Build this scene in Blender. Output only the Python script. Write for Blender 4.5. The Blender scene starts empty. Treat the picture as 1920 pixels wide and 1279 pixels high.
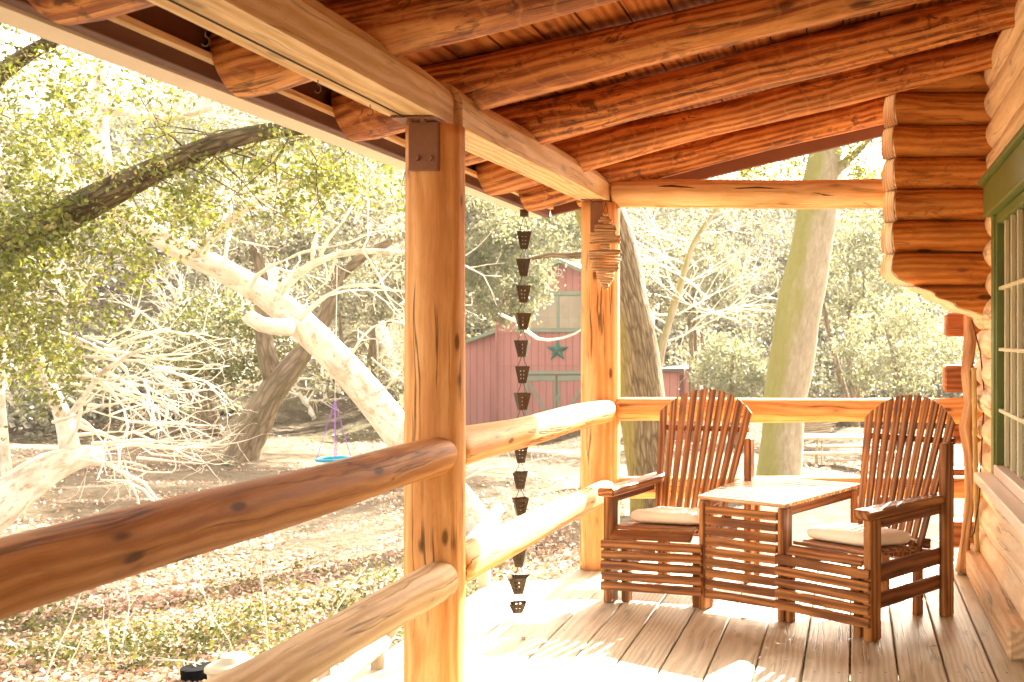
import bpy, math, random
import numpy as np
from mathutils import Vector
R = math.radians
# ------------------------------------------------------------------ camera, light, exposure
sc = bpy.context.scene
F, PX0, PY0, H = 1950.0, 1598.0, 637.0, 1.35      # focal length in px, principal point, eye height over the deck
cam = bpy.data.objects.new('camera', bpy.data.cameras.new('camera'))
sc.collection.objects.link(cam); sc.camera = cam
cam.location = (0, 0, H); cam.rotation_euler = (R(90), 0, 0)
cam.data.sensor_width = 36; cam.data.lens = F/1920*36
cam.data.shift_x = -(PX0-960)/1920; cam.data.shift_y = (PY0-639.5)/1920
cam.data.clip_start = 0.05; cam.data.clip_end = 600
cam.data.dof.use_dof = True; cam.data.dof.focus_distance = 5.3; cam.data.dof.aperture_fstop = 6.3

SUN_EL, SUN_AZ = R(33), R(19)                     # behind the porch, a little to the right
w = bpy.data.worlds.new('World'); sc.world = w; w.use_nodes = True
nt = w.node_tree; bg = nt.nodes['Background']
sky = nt.nodes.new('ShaderNodeTexSky'); sky.sky_type = 'NISHITA'; sky.sun_disc = False
sky.sun_elevation = SUN_EL; sky.sun_rotation = SUN_AZ; sky.dust_density = 4.0; sky.air_density = 0.8; sky.ozone_density = 0.4
hs = nt.nodes.new('ShaderNodeHueSaturation'); hs.inputs['Saturation'].default_value = 0.28
tint = nt.nodes.new('ShaderNodeMix'); tint.data_type = 'RGBA'; tint.blend_type = 'MULTIPLY'; tint.inputs[0].default_value = 1
tint.inputs[7].default_value = (1.0, 0.90, 0.76, 1)
nt.links.new(sky.outputs[0], hs.inputs['Color']); nt.links.new(hs.outputs[0], tint.inputs[6]); nt.links.new(tint.outputs[2], bg.inputs[0])
bg.inputs[1].default_value = 0.12
sl = bpy.data.lights.new('sun', 'SUN'); sl.energy = 5.0; sl.angle = R(0.6); sl.color = (1.0, 0.93, 0.82)
so = bpy.data.objects.new('sun', sl); sc.collection.objects.link(so)
S = Vector((math.sin(SUN_AZ)*math.cos(SUN_EL), math.cos(SUN_AZ)*math.cos(SUN_EL), math.sin(SUN_EL)))
so.rotation_euler = S.to_track_quat('Z', 'Y').to_euler()
sc.view_settings.view_transform = 'Standard'; sc.view_settings.look = 'None'
sc.view_settings.exposure = 3.3; sc.view_settings.gamma = 1.0
sc.render.engine = 'CYCLES'
sc.cycles.diffuse_bounces = 5; sc.cycles.max_bounces = 8; sc.cycles.transparent_max_bounces = 8

# ------------------------------------------------------------------ helpers
def P(px, py, d): return np.array([(px-PX0)*d/F, d, H-(py-PY0)*d/F])
def PZ(px, py, z):
    d = (z-H)*F/(PY0-py); return np.array([(px-PX0)*d/F, d, z])
def sstep(a, b, x):
    t = np.clip((x-a)/(b-a), 0, 1); return t*t*(3-2*t)
C = sc.collection
ORG = {}
def tag(o, label=None, cat=None, group=None, kind=None):
    if label: o['label'] = label
    if cat: o['category'] = cat
    if group: o['group'] = group
    if kind: o['kind'] = kind
    return o
def thing(name, label, cat, loc, group=None):
    o = bpy.data.objects.new(name, None); C.objects.link(o); o.location = tuple(float(v) for v in loc)
    o.empty_display_size = .1; ORG[o.name] = np.array(loc, float)
    return tag(o, label, cat, group)

class MB:
    def __init__(s): s.V = []; s.Q = []; s.T = []; s.N = []; s.G = []; s.n = 0
    def add(s, v, q=None, t=None, g=None, ng=None):
        v = np.asarray(v, float); b = s.n
        s.V.append(v); s.G.append(v.copy() if g is None else np.asarray(g, float)); s.n += len(v)
        if q is not None and len(q): s.Q.append(np.asarray(q, int)+b)
        if t is not None and len(t): s.T.append(np.asarray(t, int)+b)
        if ng: s.N += [[i+b for i in f] for f in ng]
        return s
    def tube(s, pts, rad, seg=14, lump=0.0, seed=0, caps=True, ell=1.0, round_end=0.0):
        rs = np.random.RandomState(seed % (2**31))
        p = np.array([np.asarray(q, float) for q in pts]); n = len(p)
        r = np.full(n, rad, float) if np.isscalar(rad) else np.array(rad, float)
        if round_end > 0:                                  # rounded log ends
            t0 = p[1]-p[0]; t0 /= np.linalg.norm(t0); t1 = p[-1]-p[-2]; t1 /= np.linalg.norm(t1)
            e = round_end
            p = np.vstack([p[0], p[0]+t0*e*.35, p[0]+t0*e, p[1:-1], p[-1]-t1*e, p[-1]-t1*e*.35, p[-1]])
            r = np.concatenate([[r[0]*.80, r[0]*.93, r[0]], r[1:-1], [r[-1], r[-1]*.93, r[-1]*.80]]); n = len(p)
        d = np.gradient(p, axis=0); d /= np.linalg.norm(d, axis=1)[:, None]+1e-9
        up = np.array([0, 0, 1.0]) if abs(d[0][2]) < .9 else np.array([0, 1.0, 0])
        a = np.cross(up, d[0]); a /= np.linalg.norm(a)
        A = [a]
        for i in range(1, n):
            a = A[-1]-d[i]*np.dot(A[-1], d[i]); a /= np.linalg.norm(a)+1e-9; A.append(a)
        A = np.array(A); B = np.cross(d, A)
        th = np.arange(seg)/seg*2*math.pi
        L = np.concatenate([[0], np.cumsum(np.linalg.norm(np.diff(p, axis=0), axis=1))])
        rr = r[:, None]*np.ones((n, seg))
        if lump:
            for k in range(6):
                m = rs.randint(0, 4); fq = rs.uniform(.8, 5.5); ph = rs.uniform(0, 6.28)
                rr *= 1+lump*.45*np.sin(m*th[None, :]+fq*L[:, None]+ph)
        ct, st = np.cos(th)[None, :, None], np.sin(th)[None, :, None]
        v = p[:, None, :]+rr[:, :, None]*(A[:, None, :]*ct+B[:, None, :]*st*ell)
        off = rs.uniform(-50, 50, 3)
        g = np.stack([rr*np.cos(th)[None, :], rr*np.sin(th)[None, :], L[:, None]*np.ones((1, seg))], 2)+off
        i = np.arange(n-1)[:, None]*seg; j = np.arange(seg)[None, :]; j2 = (j+1) % seg
        q = np.stack([i+j, i+j2, i+seg+j2, i+seg+j], 2).reshape(-1, 4)
        ng = None
        if caps: ng = [list(range(seg))[::-1], [(n-1)*seg+k for k in range(seg)]]
        return s.add(v.reshape(-1, 3), q, None, g.reshape(-1, 3), ng)
    def obox(s, c, ax, hs_, bev=.003, seed=None, taper=None):
        """oriented box: centre, three unit axes (rows), half sizes, chamfered edges"""
        c = np.asarray(c, float); ax = np.asarray(ax, float); h = np.asarray(hs_, float)
        bev = min(bev, h.min()*.45)
        V = []; idx = {}
        for sx in (-1, 1):
            for sy in (-1, 1):
                for sz in (-1, 1):
                    sg = np.array([sx, sy, sz])
                    for k in range(3):
                        q = sg*(h-bev); q = q.astype(float); q[k] = sg[k]*h[k]
                        idx[(sx, sy, sz, k)] = len(V); V.append(q)
        V = np.array(V); Q = []; T = []
        for k in range(3):
            i, j = (k+1) % 3, (k+2) % 3
            for sg in (-1, 1):
                f = []
                for (a, b) in ((-1, -1), (1, -1), (1, 1), (-1, 1)):
                    key = [0, 0, 0]; key[k] = sg; key[i] = a; key[j] = b; f.append(idx[(*key, k)])
                Q.append(f if sg > 0 else f[::-1])
            for a in (-1, 1):
                for b in (-1, 1):                           # edges along k
                    e = []
                    for sg in (-1, 1):
                        key = [0, 0, 0]; key[k] = sg; key[i] = a; key[j] = b; e.append((idx[(*key, i)], idx[(*key, j)]))
                    f = [e[0][0], e[1][0], e[1][1], e[0][1]]
                    Q.append(f if a*b < 0 else f[::-1])
        for sx in (-1, 1):
            for sy in (-1, 1):
                for sz in (-1, 1):
                    f = [idx[(sx, sy, sz, k)] for k in range(3)]
                    T.append(f if sx*sy*sz > 0 else f[::-1])
        W = c+V@ax
        rs = np.random.RandomState((seed if seed is not None else int(abs(c).sum()*99991)) % (2**31))
        lo = int(np.argmax(h)); order = [m for m in range(3) if m != lo]+[lo]
        g = V[:, order]+rs.uniform(-50, 50, 3)
        return s.add(W, Q, T, g)
    def box(s, a, b, bev=.003, seed=None):
        a = np.asarray(a, float); b = np.asarray(b, float)
        return s.obox((a+b)/2, np.eye(3), np.abs(b-a)/2, bev, seed)
    def beam(s, a, b, wid, hei, bev=.004, up=(0, 0, 1), seed=None):
        a = np.asarray(a, float); b = np.asarray(b, float); d = b-a; L = np.linalg.norm(d); d /= L
        sd = np.cross(d, up); sd /= np.linalg.norm(sd); u = np.cross(sd, d)
        return s.obox((a+b)/2, [sd, u, d], (wid/2, hei/2, L/2), bev, seed)
    def prism(s, poly, e, bev=0):
        """poly: list of 3-D points (ccw seen from -e side), extruded by vector e"""
        p = np.asarray(poly, float); n = len(p); v = np.vstack([p, p+np.asarray(e, float)])
        q = [[i, (i+1) % n, n+(i+1) % n, n+i] for i in range(n)]
        return s.add(v, q, None, v+(hash(round(float(p.sum()), 4)) % 97), [list(range(n))[::-1], [n+i for i in range(n)]])
    def leaves(s, c, size, seed=0, asp=.55, flat=0.0):
        rs = np.random.RandomState(seed); c = np.asarray(c, float); n = len(c)
        a = rs.normal(size=(n, 3)); a[:, 2] *= (1-flat); a /= np.linalg.norm(a, axis=1)[:, None]
        b = rs.normal(size=(n, 3)); b[:, 2] *= (1-flat); b -= a*(a*b).sum(1)[:, None]; b /= np.linalg.norm(b, axis=1)[:, None]+1e-9
        sz = (size*rs.uniform(.55, 1.3, n))[:, None]
        nrm = np.cross(a, b)
        v = np.stack([c-a*sz*.5, c-b*sz*asp*.5+a*sz*.05+nrm*sz*.08, c+a*sz*.5, c+b*sz*asp*.5+a*sz*.05+nrm*sz*.08], 1).reshape(-1, 3)
        q = np.arange(n*4).reshape(-1, 4)
        return s.add(v, q)
    def build(s, name, mat, parent=None, smooth=False, origin=None):
        V = np.vstack(s.V); G = np.vstack(s.G)
        if parent is not None: o0 = ORG[parent.name]
        elif origin is not None: o0 = np.array(origin, float)
        else: o0 = np.array([(V[:, 0].min()+V[:, 0].max())/2, (V[:, 1].min()+V[:, 1].max())/2, V[:, 2].min()])
        me = bpy.data.meshes.new(name)
        Q = np.vstack(s.Q) if s.Q else np.zeros((0, 4), int); T = np.vstack(s.T) if s.T else np.zeros((0, 3), int)
        li = [Q.ravel(), T.ravel()]; tot = [np.full(len(Q), 4), np.full(len(T), 3)]
        if s.N: li.append(np.concatenate([np.array(f) for f in s.N])); tot.append(np.array([len(f) for f in s.N]))
        li = np.concatenate(li).astype(np.int32); tot = np.concatenate(tot).astype(np.int32)
        me.vertices.add(len(V)); me.vertices.foreach_set('co', (V-o0).astype(np.float32).ravel())
        me.loops.add(len(li)); me.loops.foreach_set('vertex_index', li)
        me.polygons.add(len(tot)); me.polygons.foreach_set('loop_start', np.concatenate([[0], np.cumsum(tot)[:-1]]).astype(np.int32))
        me.polygons.foreach_set('loop_total', tot)
        sm = np.zeros(len(tot), bool)
        if smooth: sm[:] = tot <= 4
        me.polygons.foreach_set('use_smooth', sm)
        at = me.attributes.new('grain', 'FLOAT_VECTOR', 'POINT'); at.data.foreach_set('vector', G.astype(np.float32).ravel())
        me.update(calc_edges=True); me.validate()
        me.materials.append(mat)
        o = bpy.data.objects.new(name, me); C.objects.link(o)
        if parent is not None: o.parent = parent; ORG[o.name] = o0
        else: o.location = tuple(float(x) for x in o0); ORG[o.name] = o0
        return o

def lerp_path(a, b, n): a = np.asarray(a, float); b = np.asarray(b, float); return [a+(b-a)*i/(n-1) for i in range(n)]

# ------------------------------------------------------------------ materials
class NT:
    def __init__(s, name):
        s.m = bpy.data.materials.new(name); s.m.use_nodes = True; s.t = s.m.node_tree; s.t.nodes.clear()
        s.out = s.n('ShaderNodeOutputMaterial')
    def n(s, t, **k):
        o = s.t.nodes.new(t)
        for a, b in k.items(): setattr(o, a, b)
        return o
    def l(s, a, b): s.t.links.new(a, b)
    def mapping(s, src, sc_, loc=(0, 0, 0)):
        m = s.n('ShaderNodeMapping'); m.inputs['Scale'].default_value = sc_; m.inputs['Location'].default_value = loc; s.l(src, m.inputs[0]); return m.outputs[0]
    def noise(s, vec, scale, det=4, rough=.55, dist=0):
        m = s.n('ShaderNodeTexNoise'); m.inputs['Scale'].default_value = scale; m.inputs['Detail'].default_value = det
        m.inputs['Roughness'].default_value = rough; m.inputs['Distortion'].default_value = dist; s.l(vec, m.inputs[0]); return m.outputs[0]
    def ramp(s, f, stops):
        r = s.n('ShaderNodeValToRGB'); cr = r.color_ramp
        while len(cr.elements) < len(stops): cr.elements.new(.5)
        for e, (p, c) in zip(cr.elements, stops): e.position = p; e.color = (*c, 1) if len(c) == 3 else c
        s.l(f, r.inputs[0]); return r.outputs[0]
    def mix(s, f, a, b, mode='MIX'):
        m = s.n('ShaderNodeMix', data_type='RGBA', blend_type=mode)
        for sock, val in ((m.inputs[0], f), (m.inputs[6], a), (m.inputs[7], b)):
            if isinstance(val, (int, float)): sock.default_value = val
            elif isinstance(val, tuple): sock.default_value = (*val, 1)
            else: s.l(val, sock)
        return m.outputs[2]
    def math(s, op, a, b=None, c=None):
        m = s.n('ShaderNodeMath', operation=op)
        for i, val in enumerate((a, b, c)):
            if val is None: continue
            if isinstance(val, (int, float)): m.inputs[i].default_value = val
            else: s.l(val, m.inputs[i])
        return m.outputs[0]
    def grain(s): a = s.n('ShaderNodeAttribute', attribute_name='grain'); return a.outputs['Vector']
    def pos(s): return s.n('ShaderNodeTexCoord').outputs['Object']
    def bsdf(s, col, rough=.6, bump=None, bs=.3, bd=.01, spec=.4, metal=0.0):
        b = s.n('ShaderNodeBsdfPrincipled'); b.inputs['Metallic'].default_value = metal; b.inputs['Specular IOR Level'].default_value = spec
        if isinstance(col, tuple): b.inputs['Base Color'].default_value = (*col, 1)
        else: s.l(col, b.inputs['Base Color'])
        if isinstance(rough, (int, float)): b.inputs['Roughness'].default_value = rough
        else: s.l(rough, b.inputs['Roughness'])
        if bump is not None:
            k = s.n('ShaderNodeBump'); k.inputs['Strength'].default_value = bs; k.inputs['Distance'].default_value = bd
            s.l(bump, k.inputs['Height']); s.l(k.outputs[0], b.inputs['Normal'])
        s.l(b.outputs[0], s.out.inputs[0]); return b

def wood(name, dark, mid, light, rough=.55, knots=.5, cracks=.6, stain=.4, gs=1.0, spec=.35, bs=.35, ks=1.0, mott=0.0, rings=0.0, wob=.05):
    """grain along the z of the 'grain' attribute"""
    t = NT(name); g0_ = t.grain()
    dn = t.n('ShaderNodeTexNoise'); dn.inputs['Scale'].default_value = 2.6; dn.inputs['Detail'].default_value = 2; t.l(t.mapping(g0_, (1, 1, .8)), dn.inputs['Vector'])
    v1 = t.n('ShaderNodeVectorMath', operation='SUBTRACT'); t.l(dn.outputs['Color'], v1.inputs[0]); v1.inputs[1].default_value = (.5, .5, .5)
    v2 = t.n('ShaderNodeVectorMath', operation='MULTIPLY'); t.l(v1.outputs[0], v2.inputs[0]); v2.inputs[1].default_value = (wob, wob, 0.0)
    v3 = t.n('ShaderNodeVectorMath', operation='ADD'); t.l(g0_, v3.inputs[0]); t.l(v2.outputs[0], v3.inputs[1]); g = v3.outputs[0]
    warp = t.noise(t.mapping(g, (3*gs, 3*gs, .9)), 1.6, 2)
    st = t.mapping(g, (44*gs, 44*gs, 1.9)); fine = t.noise(st, 2.2, 8, .70, .6)
    wv = t.n('ShaderNodeTexWave', wave_type='RINGS', rings_direction='Z'); wv.inputs['Scale'].default_value = 9*gs
    wv.inputs['Distortion'].default_value = 7; wv.inputs['Detail'].default_value = 2.5; wv.inputs['Detail Scale'].default_value = .7
    t.l(t.mapping(g, (1, 1, .16)), wv.inputs[0])
    f = t.math('ADD', t.math('MULTIPLY', fine, .62), t.math('MULTIPLY', wv.outputs['Fac'], .22))
    f = t.math('ADD', f, t.math('MULTIPLY', warp, .22))
    col = t.ramp(f, [(.37, dark), (.52, mid), (.66, light)])
    blot = t.noise(t.mapping(g, (1.7, 1.7, .55), (5, 3, 1)), 2.2, 3)
    sk = t.noise(t.mapping(g, (70, 70, 9), (4, 4, 4)), 1.6, 5, .7)
    col = t.mix(t.math('MULTIPLY', t.ramp(sk, [(.56, (0, 0, 0)), (.70, (1, 1, 1))]), .35), col, tuple(c*.62 for c in dark))
    col = t.mix(t.math('MULTIPLY', t.ramp(blot, [(.5, (0, 0, 0)), (.75, (1, 1, 1))]), stain), col, tuple(c*.45 for c in dark), 'MIX')
    vo = t.n('ShaderNodeTexVoronoi', feature='F1'); vo.inputs['Scale'].default_value = 1.0; vo.inputs['Randomness'].default_value = 1
    t.l(t.mapping(g, (8.0*ks, 8.0*ks, 3.0*ks)), vo.inputs[0])
    kn = t.ramp(vo.outputs['Distance'], [(.09, (1, 1, 1)), (.16, (0, 0, 0))])
    kr = t.ramp(vo.outputs['Distance'], [(.14, (1, 1, 1)), (.36, (0, 0, 0))])
    col = t.mix(t.math('MULTIPLY', kr, .45*knots), col, tuple(c*.8 for c in dark))
    col = t.mix(t.math('MULTIPLY', kn, knots), col, tuple(c*.30 for c in dark))
    cn = t.noise(t.mapping(g, (9, 9, .33), (1, 2, 3)), 1.5, 4, .5, .3)
    ca = t.math('ABSOLUTE', t.math('SUBTRACT', cn, .5))
    cm = t.math('MULTIPLY', t.ramp(ca, [(.004, (1, 1, 1)), (.020, (0, 0, 0))]), t.ramp(t.noise(t.mapping(g, (2, 2, 1.1), (9, 0, 0)), 1.7, 2), [(.44, (0, 0, 0)), (.54, (1, 1, 1))]))
    col = t.mix(t.math('MULTIPLY', cm, cracks), col, tuple(c*.15 for c in dark))
    if mott:
        mn = t.noise(t.mapping(g, (13, 13, 6), (3, 1, 7)), 1.6, 7, .68, 1.2)
        mk = t.ramp(t.noise(t.mapping(g, (3, 3, 1.2), (1, 8, 2)), 1.5, 2), [(.42, (0, 0, 0)), (.6, (1, 1, 1))])
        col = t.mix(t.math('MULTIPLY', t.math('MULTIPLY', t.ramp(mn, [(.52, (0, 0, 0)), (.60, (1, 1, 1))]), mk), mott), col, tuple(c*.42 for c in dark))
        col = t.mix(t.math('MULTIPLY', t.ramp(mn, [(.30, (1, 1, 1)), (.40, (0, 0, 0))]), mott*.5), col, light)
    if rings:
        sp = t.n('ShaderNodeSeparateXYZ'); t.l(g, sp.inputs[0])
        rn = t.math('SINE', t.math('MULTIPLY', t.math('ADD', sp.outputs[2], t.math('MULTIPLY', warp, .35)), 46))
        col = t.mix(t.math('MULTIPLY', t.ramp(rn, [(.90, (0, 0, 0)), (1.0, (1, 1, 1))]), rings), col, light)
    hgt = t.math('SUBTRACT', t.math('MULTIPLY', fine, .5), t.math('MULTIPLY', cm, 1.2*cracks))
    hgt = t.math('SUBTRACT', hgt, t.math('MULTIPLY', kn, .4*knots))
    rg = t.math('ADD', rough-.04, t.math('MULTIPLY', fine, .12))
    t.bsdf(col, rg, hgt, bs, .006, spec)
    return t.m
def plain(name, col, rough=.6, var=.15, scale=12, metal=0.0, spec=.4, bs=.1):
    t = NT(name); n = t.noise(t.pos(), scale, 5)
    c = t.mix(n, tuple(x*(1-var) for x in col), tuple(min(1, x*(1+var)) for x in col))
    n2 = t.noise(t.pos(), scale*.17, 3); c = t.mix(t.math('MULTIPLY', t.ramp(n2, [(.5, (0, 0, 0)), (.7, (1, 1, 1))]), var*1.5), c, tuple(x*.45 for x in col))
    t.bsdf(c, rough, n, bs, .004, spec, metal); return t.m
def bark(name, dark, mid, light, sx=14, sz=3.0, bs=.9, moss=None, moss_amt=.5, side=None, bd=.04, vor=.5):
    t = NT(name); g = t.grain()
    n1 = t.noise(t.mapping(g, (sx, sx, sz)), 1.0, 6, .6, .8); n2 = t.noise(t.mapping(g, (2.1, 2.1, 1.2)), 1.3, 4)
    vo = t.n('ShaderNodeTexVoronoi', feature='DISTANCE_TO_EDGE'); t.l(t.mapping(g, (sx*1.1, sx*1.1, sz*.8)), vo.inputs[0]); vo.inputs['Scale'].default_value = 1
    ed = t.ramp(vo.outputs['Distance'], [(0, (0, 0, 0)), (.18, (1, 1, 1))])
    h = t.math('MULTIPLY', n1, t.math('ADD', t.math('MULTIPLY', ed, vor), 1-vor))
    col = t.ramp(h, [(.18, dark), (.42, mid), (.66, light)])
    col = t.mix(t.math('MULTIPLY', n2, .4), col, mid)
    if moss:
        ms = t.ramp(n2, [(.42, (0, 0, 0)), (.6, (1, 1, 1))])
        if side is not None:
            gm = t.n('ShaderNodeNewGeometry'); dp = t.n('ShaderNodeVectorMath', operation='DOT_PRODUCT'); dp.inputs[1].default_value = side
            t.l(gm.outputs['Normal'], dp.inputs[0])
            ms = t.ramp(t.math('ADD', t.math('MULTIPLY', dp.outputs['Value'], .55), t.math('MULTIPLY', n2, .9)), [(.45, (0, 0, 0)), (.8, (1, 1, 1))])
        col = t.mix(t.math('MULTIPLY', ms, moss_amt), col, moss)
    t.bsdf(col, .85, h, bs, bd, .2); return t.m
def leafmat(name, cols, trans=.45, rough=.5):
    t = NT(name); gm = t.n('ShaderNodeNewGeometry'); n = len(cols)
    col = t.ramp(gm.outputs['Random Per Island'], [(i/(n-1) if n > 1 else 0, c) for i, c in enumerate(cols)])
    pn = t.noise(t.pos(), .9, 3)
    col = t.mix(t.math('MULTIPLY', pn, .5), col, cols[len(cols)//2])
    b = t.n('ShaderNodeBsdfPrincipled'); b.inputs['Roughness'].default_value = rough; b.inputs['Specular IOR Level'].default_value = .5; t.l(col, b.inputs['Base Color'])
    tr = t.n('ShaderNodeBsdfTranslucent'); t.l(t.mix(.5, col, t.mix(1.0, col, (1.0, .95, .50), 'MULTIPLY')), tr.inputs[0])
    mx = t.n('ShaderNodeMixShader'); mx.inputs[0].default_value = trans
    t.l(b.outputs[0], mx.inputs[1]); t.l(tr.outputs[0], mx.inputs[2]); t.l(mx.outputs[0], t.out.inputs[0]); return t.m

M = {}
M['post'] = wood('peeled_post_wood', (.62, .27, .085), (.74, .36, .125), (.84, .46, .19), .6, .95, .8, .10, spec=.15, ks=1.35, bs=.5)
M['rail'] = wood('rail_wood', (.33, .125, .03), (.43, .18, .045), (.55, .265, .085), .6, .9, .6, .2, spec=.1, ks=1.3)
M['rail2'] = wood('weathered_rail_wood', (.44, .28, .13), (.53, .35, .175), (.63, .445, .25), .6, .8, .6, .15, spec=.1, ks=1.2)
M['beam'] = wood('sawn_beam_wood', (.62, .37, .16), (.73, .49, .25), (.84, .62, .38), .65, .5, .4, .15)
M['rafter'] = wood('rafter_wood', (.25, .062, .012), (.56, .19, .040), (.78, .36, .11), .5, .7, .7, .45, mott=.85, rings=.18)
M['ceil'] = wood('ceiling_board_wood', (.36, .09, .018), (.58, .18, .036), (.68, .27, .07), .6, .5, .3, .3)
M['deck'] = wood('deck_board_wood', (.38, .31, .185), (.465, .39, .25), (.55, .47, .325), .45, .35, .5, .15, 1.6, .4, .5, wob=.02)
M['wall'] = wood('wall_log_wood', (.70, .50, .29), (.77, .58, .36), (.84, .67, .46), .6, .6, .5, .08, spec=.2)
M['bracket'] = wood('bracket_log_wood', (.40, .12, .018), (.56, .205, .034), (.66, .29, .07), .5, 1.0, .4, .35, mott=.5, spec=.25, wob=.03)
M['cut'] = wood('cut_log_end_wood', (.62, .42, .22), (.78, .58, .35), (.92, .82, .64), .6, .0, .1, .0)
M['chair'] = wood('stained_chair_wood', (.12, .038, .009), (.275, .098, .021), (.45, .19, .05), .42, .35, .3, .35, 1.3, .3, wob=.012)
M['tabletop'] = wood('sun_glare_table_wood', (.34, .17, .07), (.52, .31, .15), (.66, .45, .26), .3, .3, .4, .2, 1.6, .8, wob=.01)  # paler than the chair wood: sun glare on the top painted into the colour
M['chairshade'] = wood('shaded_chair_wood', (.09, .024, .007), (.19, .058, .014), (.29, .10, .03), .42, .25, .3, .3, 1.3, .3, wob=.012)  # darker copy of the chair wood, shade painted in for side and rear parts
M['corner'] = wood('corner_log_wood', (.20, .06, .02), (.32, .11, .03), (.42, .18, .06), .6, .5, .6, .4)
M['drift'] = wood('driftwood', (.30, .15, .06), (.52, .31, .15), (.70, .48, .28), .7, .2, .5, .4, 2.5)
M['branch'] = wood('peeled_branch_wood', (.34, .17, .07), (.52, .30, .14), (.66, .42, .22), .6, .9, .6, .3)
M['bamboo'] = plain('bamboo_cane', (.50, .36, .13), .45, .25, 20)
M['fencewood'] = wood('grey_fence_wood', (.34, .25, .15), (.50, .39, .26), (.64, .52, .38), .7, .3, .6, .2)
M['steel'] = plain('painted_steel_bracket', (.26, .11, .055), .5, .15, 30, .1)
M['rust'] = plain('bronzed_cup_metal', (.05, .032, .018), .45, .35, 40, .5)
M['fascia'] = plain('brown_fascia_paint', (.13, .05, .03), .6, .2, 8)
M['gutter'] = plain('cream_gutter_paint', (.78, .66, .52), .4, .08, 5)
M['green'] = plain('green_window_paint', (.14, .19, .045), .4, .15, 18)
M['cream'] = plain('cream_muntin_paint', (.66, .62, .40), .45, .1, 18)
M['cushion'] = plain('cream_cushion_fabric', (.88, .79, .64), .9, .05, 60, bs=.3)
M['barnred'] = None
M['trim'] = plain('pale_green_trim_paint', (.24, .27, .19), .7, .12, 3)
M['stargreen'] = plain('green_star_metal', (.045, .15, .105), .4, .2, 4)
M['white'] = plain('bleached_white_rope', (.75, .66, .54), .8, .1, 30)
M['sill'] = wood('sill_timber_wood', (.50, .31, .16), (.58, .39, .22), (.68, .48, .29), .7, .3, .6, .2)
def glassmat():
    t = NT('window_glass'); b = t.bsdf(t.mix(t.noise(t.pos(), 2.5, 3), (.10, .07, .03), (.22, .16, .08)), .06, None, spec=.8); return t.m
M['glass'] = glassmat()
def barnmat():
    t = NT('barn_red_board'); ps = t.pos(); sep = t.n('ShaderNodeSeparateXYZ'); t.l(ps, sep.inputs[0])
    fr = t.math('FRACT', t.math('MULTIPLY', t.math('ADD', sep.outputs[0], t.math('MULTIPLY', sep.outputs[1], 1.0)), 3.6))
    gr = t.ramp(fr, [(.0, (0, 0, 0)), (.06, (1, 1, 1)), (.94, (1, 1, 1)), (1, (0, 0, 0))])
    n = t.noise(t.mapping(ps, (1, 1, .25)), 3.2, 5)
    col = t.mix(n, (.38, .155, .13), (.50, .24, .205)); col = t.mix(gr, (.22, .07, .05), col)  # pinkish reds: haze in front of the boards painted into their colour
    t.bsdf(col, .75, gr, .5, .02, .2); return t.m
M['barnred'] = barnmat()
M['syc'] = None
def sycmat():
    t = NT('sycamore_bark'); g = t.grain()
    n1 = t.noise(t.mapping(g, (7, 7, 4)), 1.0, 5, .6, .6); n2 = t.noise(t.mapping(g, (17, 17, 10)), 1.2, 5, .6)
    col = t.ramp(n1, [(.33, (.46, .38, .28)), (.47, (.66, .59, .48)), (.60, (.80, .74, .65))])
    col = t.mix(t.ramp(n2, [(.56, (0, 0, 0)), (.66, (.75, .75, .75))]), col, (.40, .24, .13))
    t.bsdf(col, .75, n2, .35, .02, .3); return t.m
M['syc'] = sycmat()
M['twig'] = plain('bleached_twig_bark', (.78, .69, .56), .8, .2, 9)
M['oakbark'] = bark('mossy_oak_bark', (.035, .022, .010), (.12, .085, .045), (.24, .18, .10), 16, 4, .9, (.10, .13, .02), .6, (0, 0, .3))
M['trunk1'] = bark('furrowed_brown_bark', (.045, .028, .013), (.21, .145, .075), (.38, .28, .16), 20, 3.4, 1.0, (.34, .27, .05), .6, (-1, 0, 0), .05)  # yellow on left-facing bark paints in reflected light, passed as the moss colour
M['trunk2'] = bark('pale_mossy_bark', (.20, .155, .095), (.33, .27, .185), (.44, .375, .28), 12, 4.0, .5, (.22, .21, .035), .75, (-1, -.3, 0), .02, .12)
M['trunk3'] = bark('grey_leaning_bark', (.09, .06, .035), (.22, .16, .10), (.36, .27, .18), 8, 2.0, .8, (.16, .15, .05), .3)
M['leafnear'] = leafmat('oak_leaf', [(.035, .058, .010), (.11, .145, .020), (.25, .245, .045), (.05, .075, .012), (.34, .27, .14)], .47)
M['scrub'] = leafmat('scrub_leaf', [(.035, .038, .014), (.11, .115, .05), (.30, .28, .19), (.055, .06, .024), (.42, .38, .28)], .35)
M['dusty'] = leafmat('dusty_shrub_leaf', [(.12, .14, .07), (.20, .21, .12), (.30, .29, .19), (.15, .16, .08)], .4)
M['ivy'] = leafmat('ivy_leaf', [(.025, .042, .010), (.075, .092, .02), (.18, .165, .05), (.04, .06, .012)], .4)
M['litter'] = leafmat('dead_leaf', [(.12, .06, .035), (.42, .24, .15), (.62, .44, .33), (.22, .10, .06), (.70, .55, .44)], .2, .45)
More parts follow.
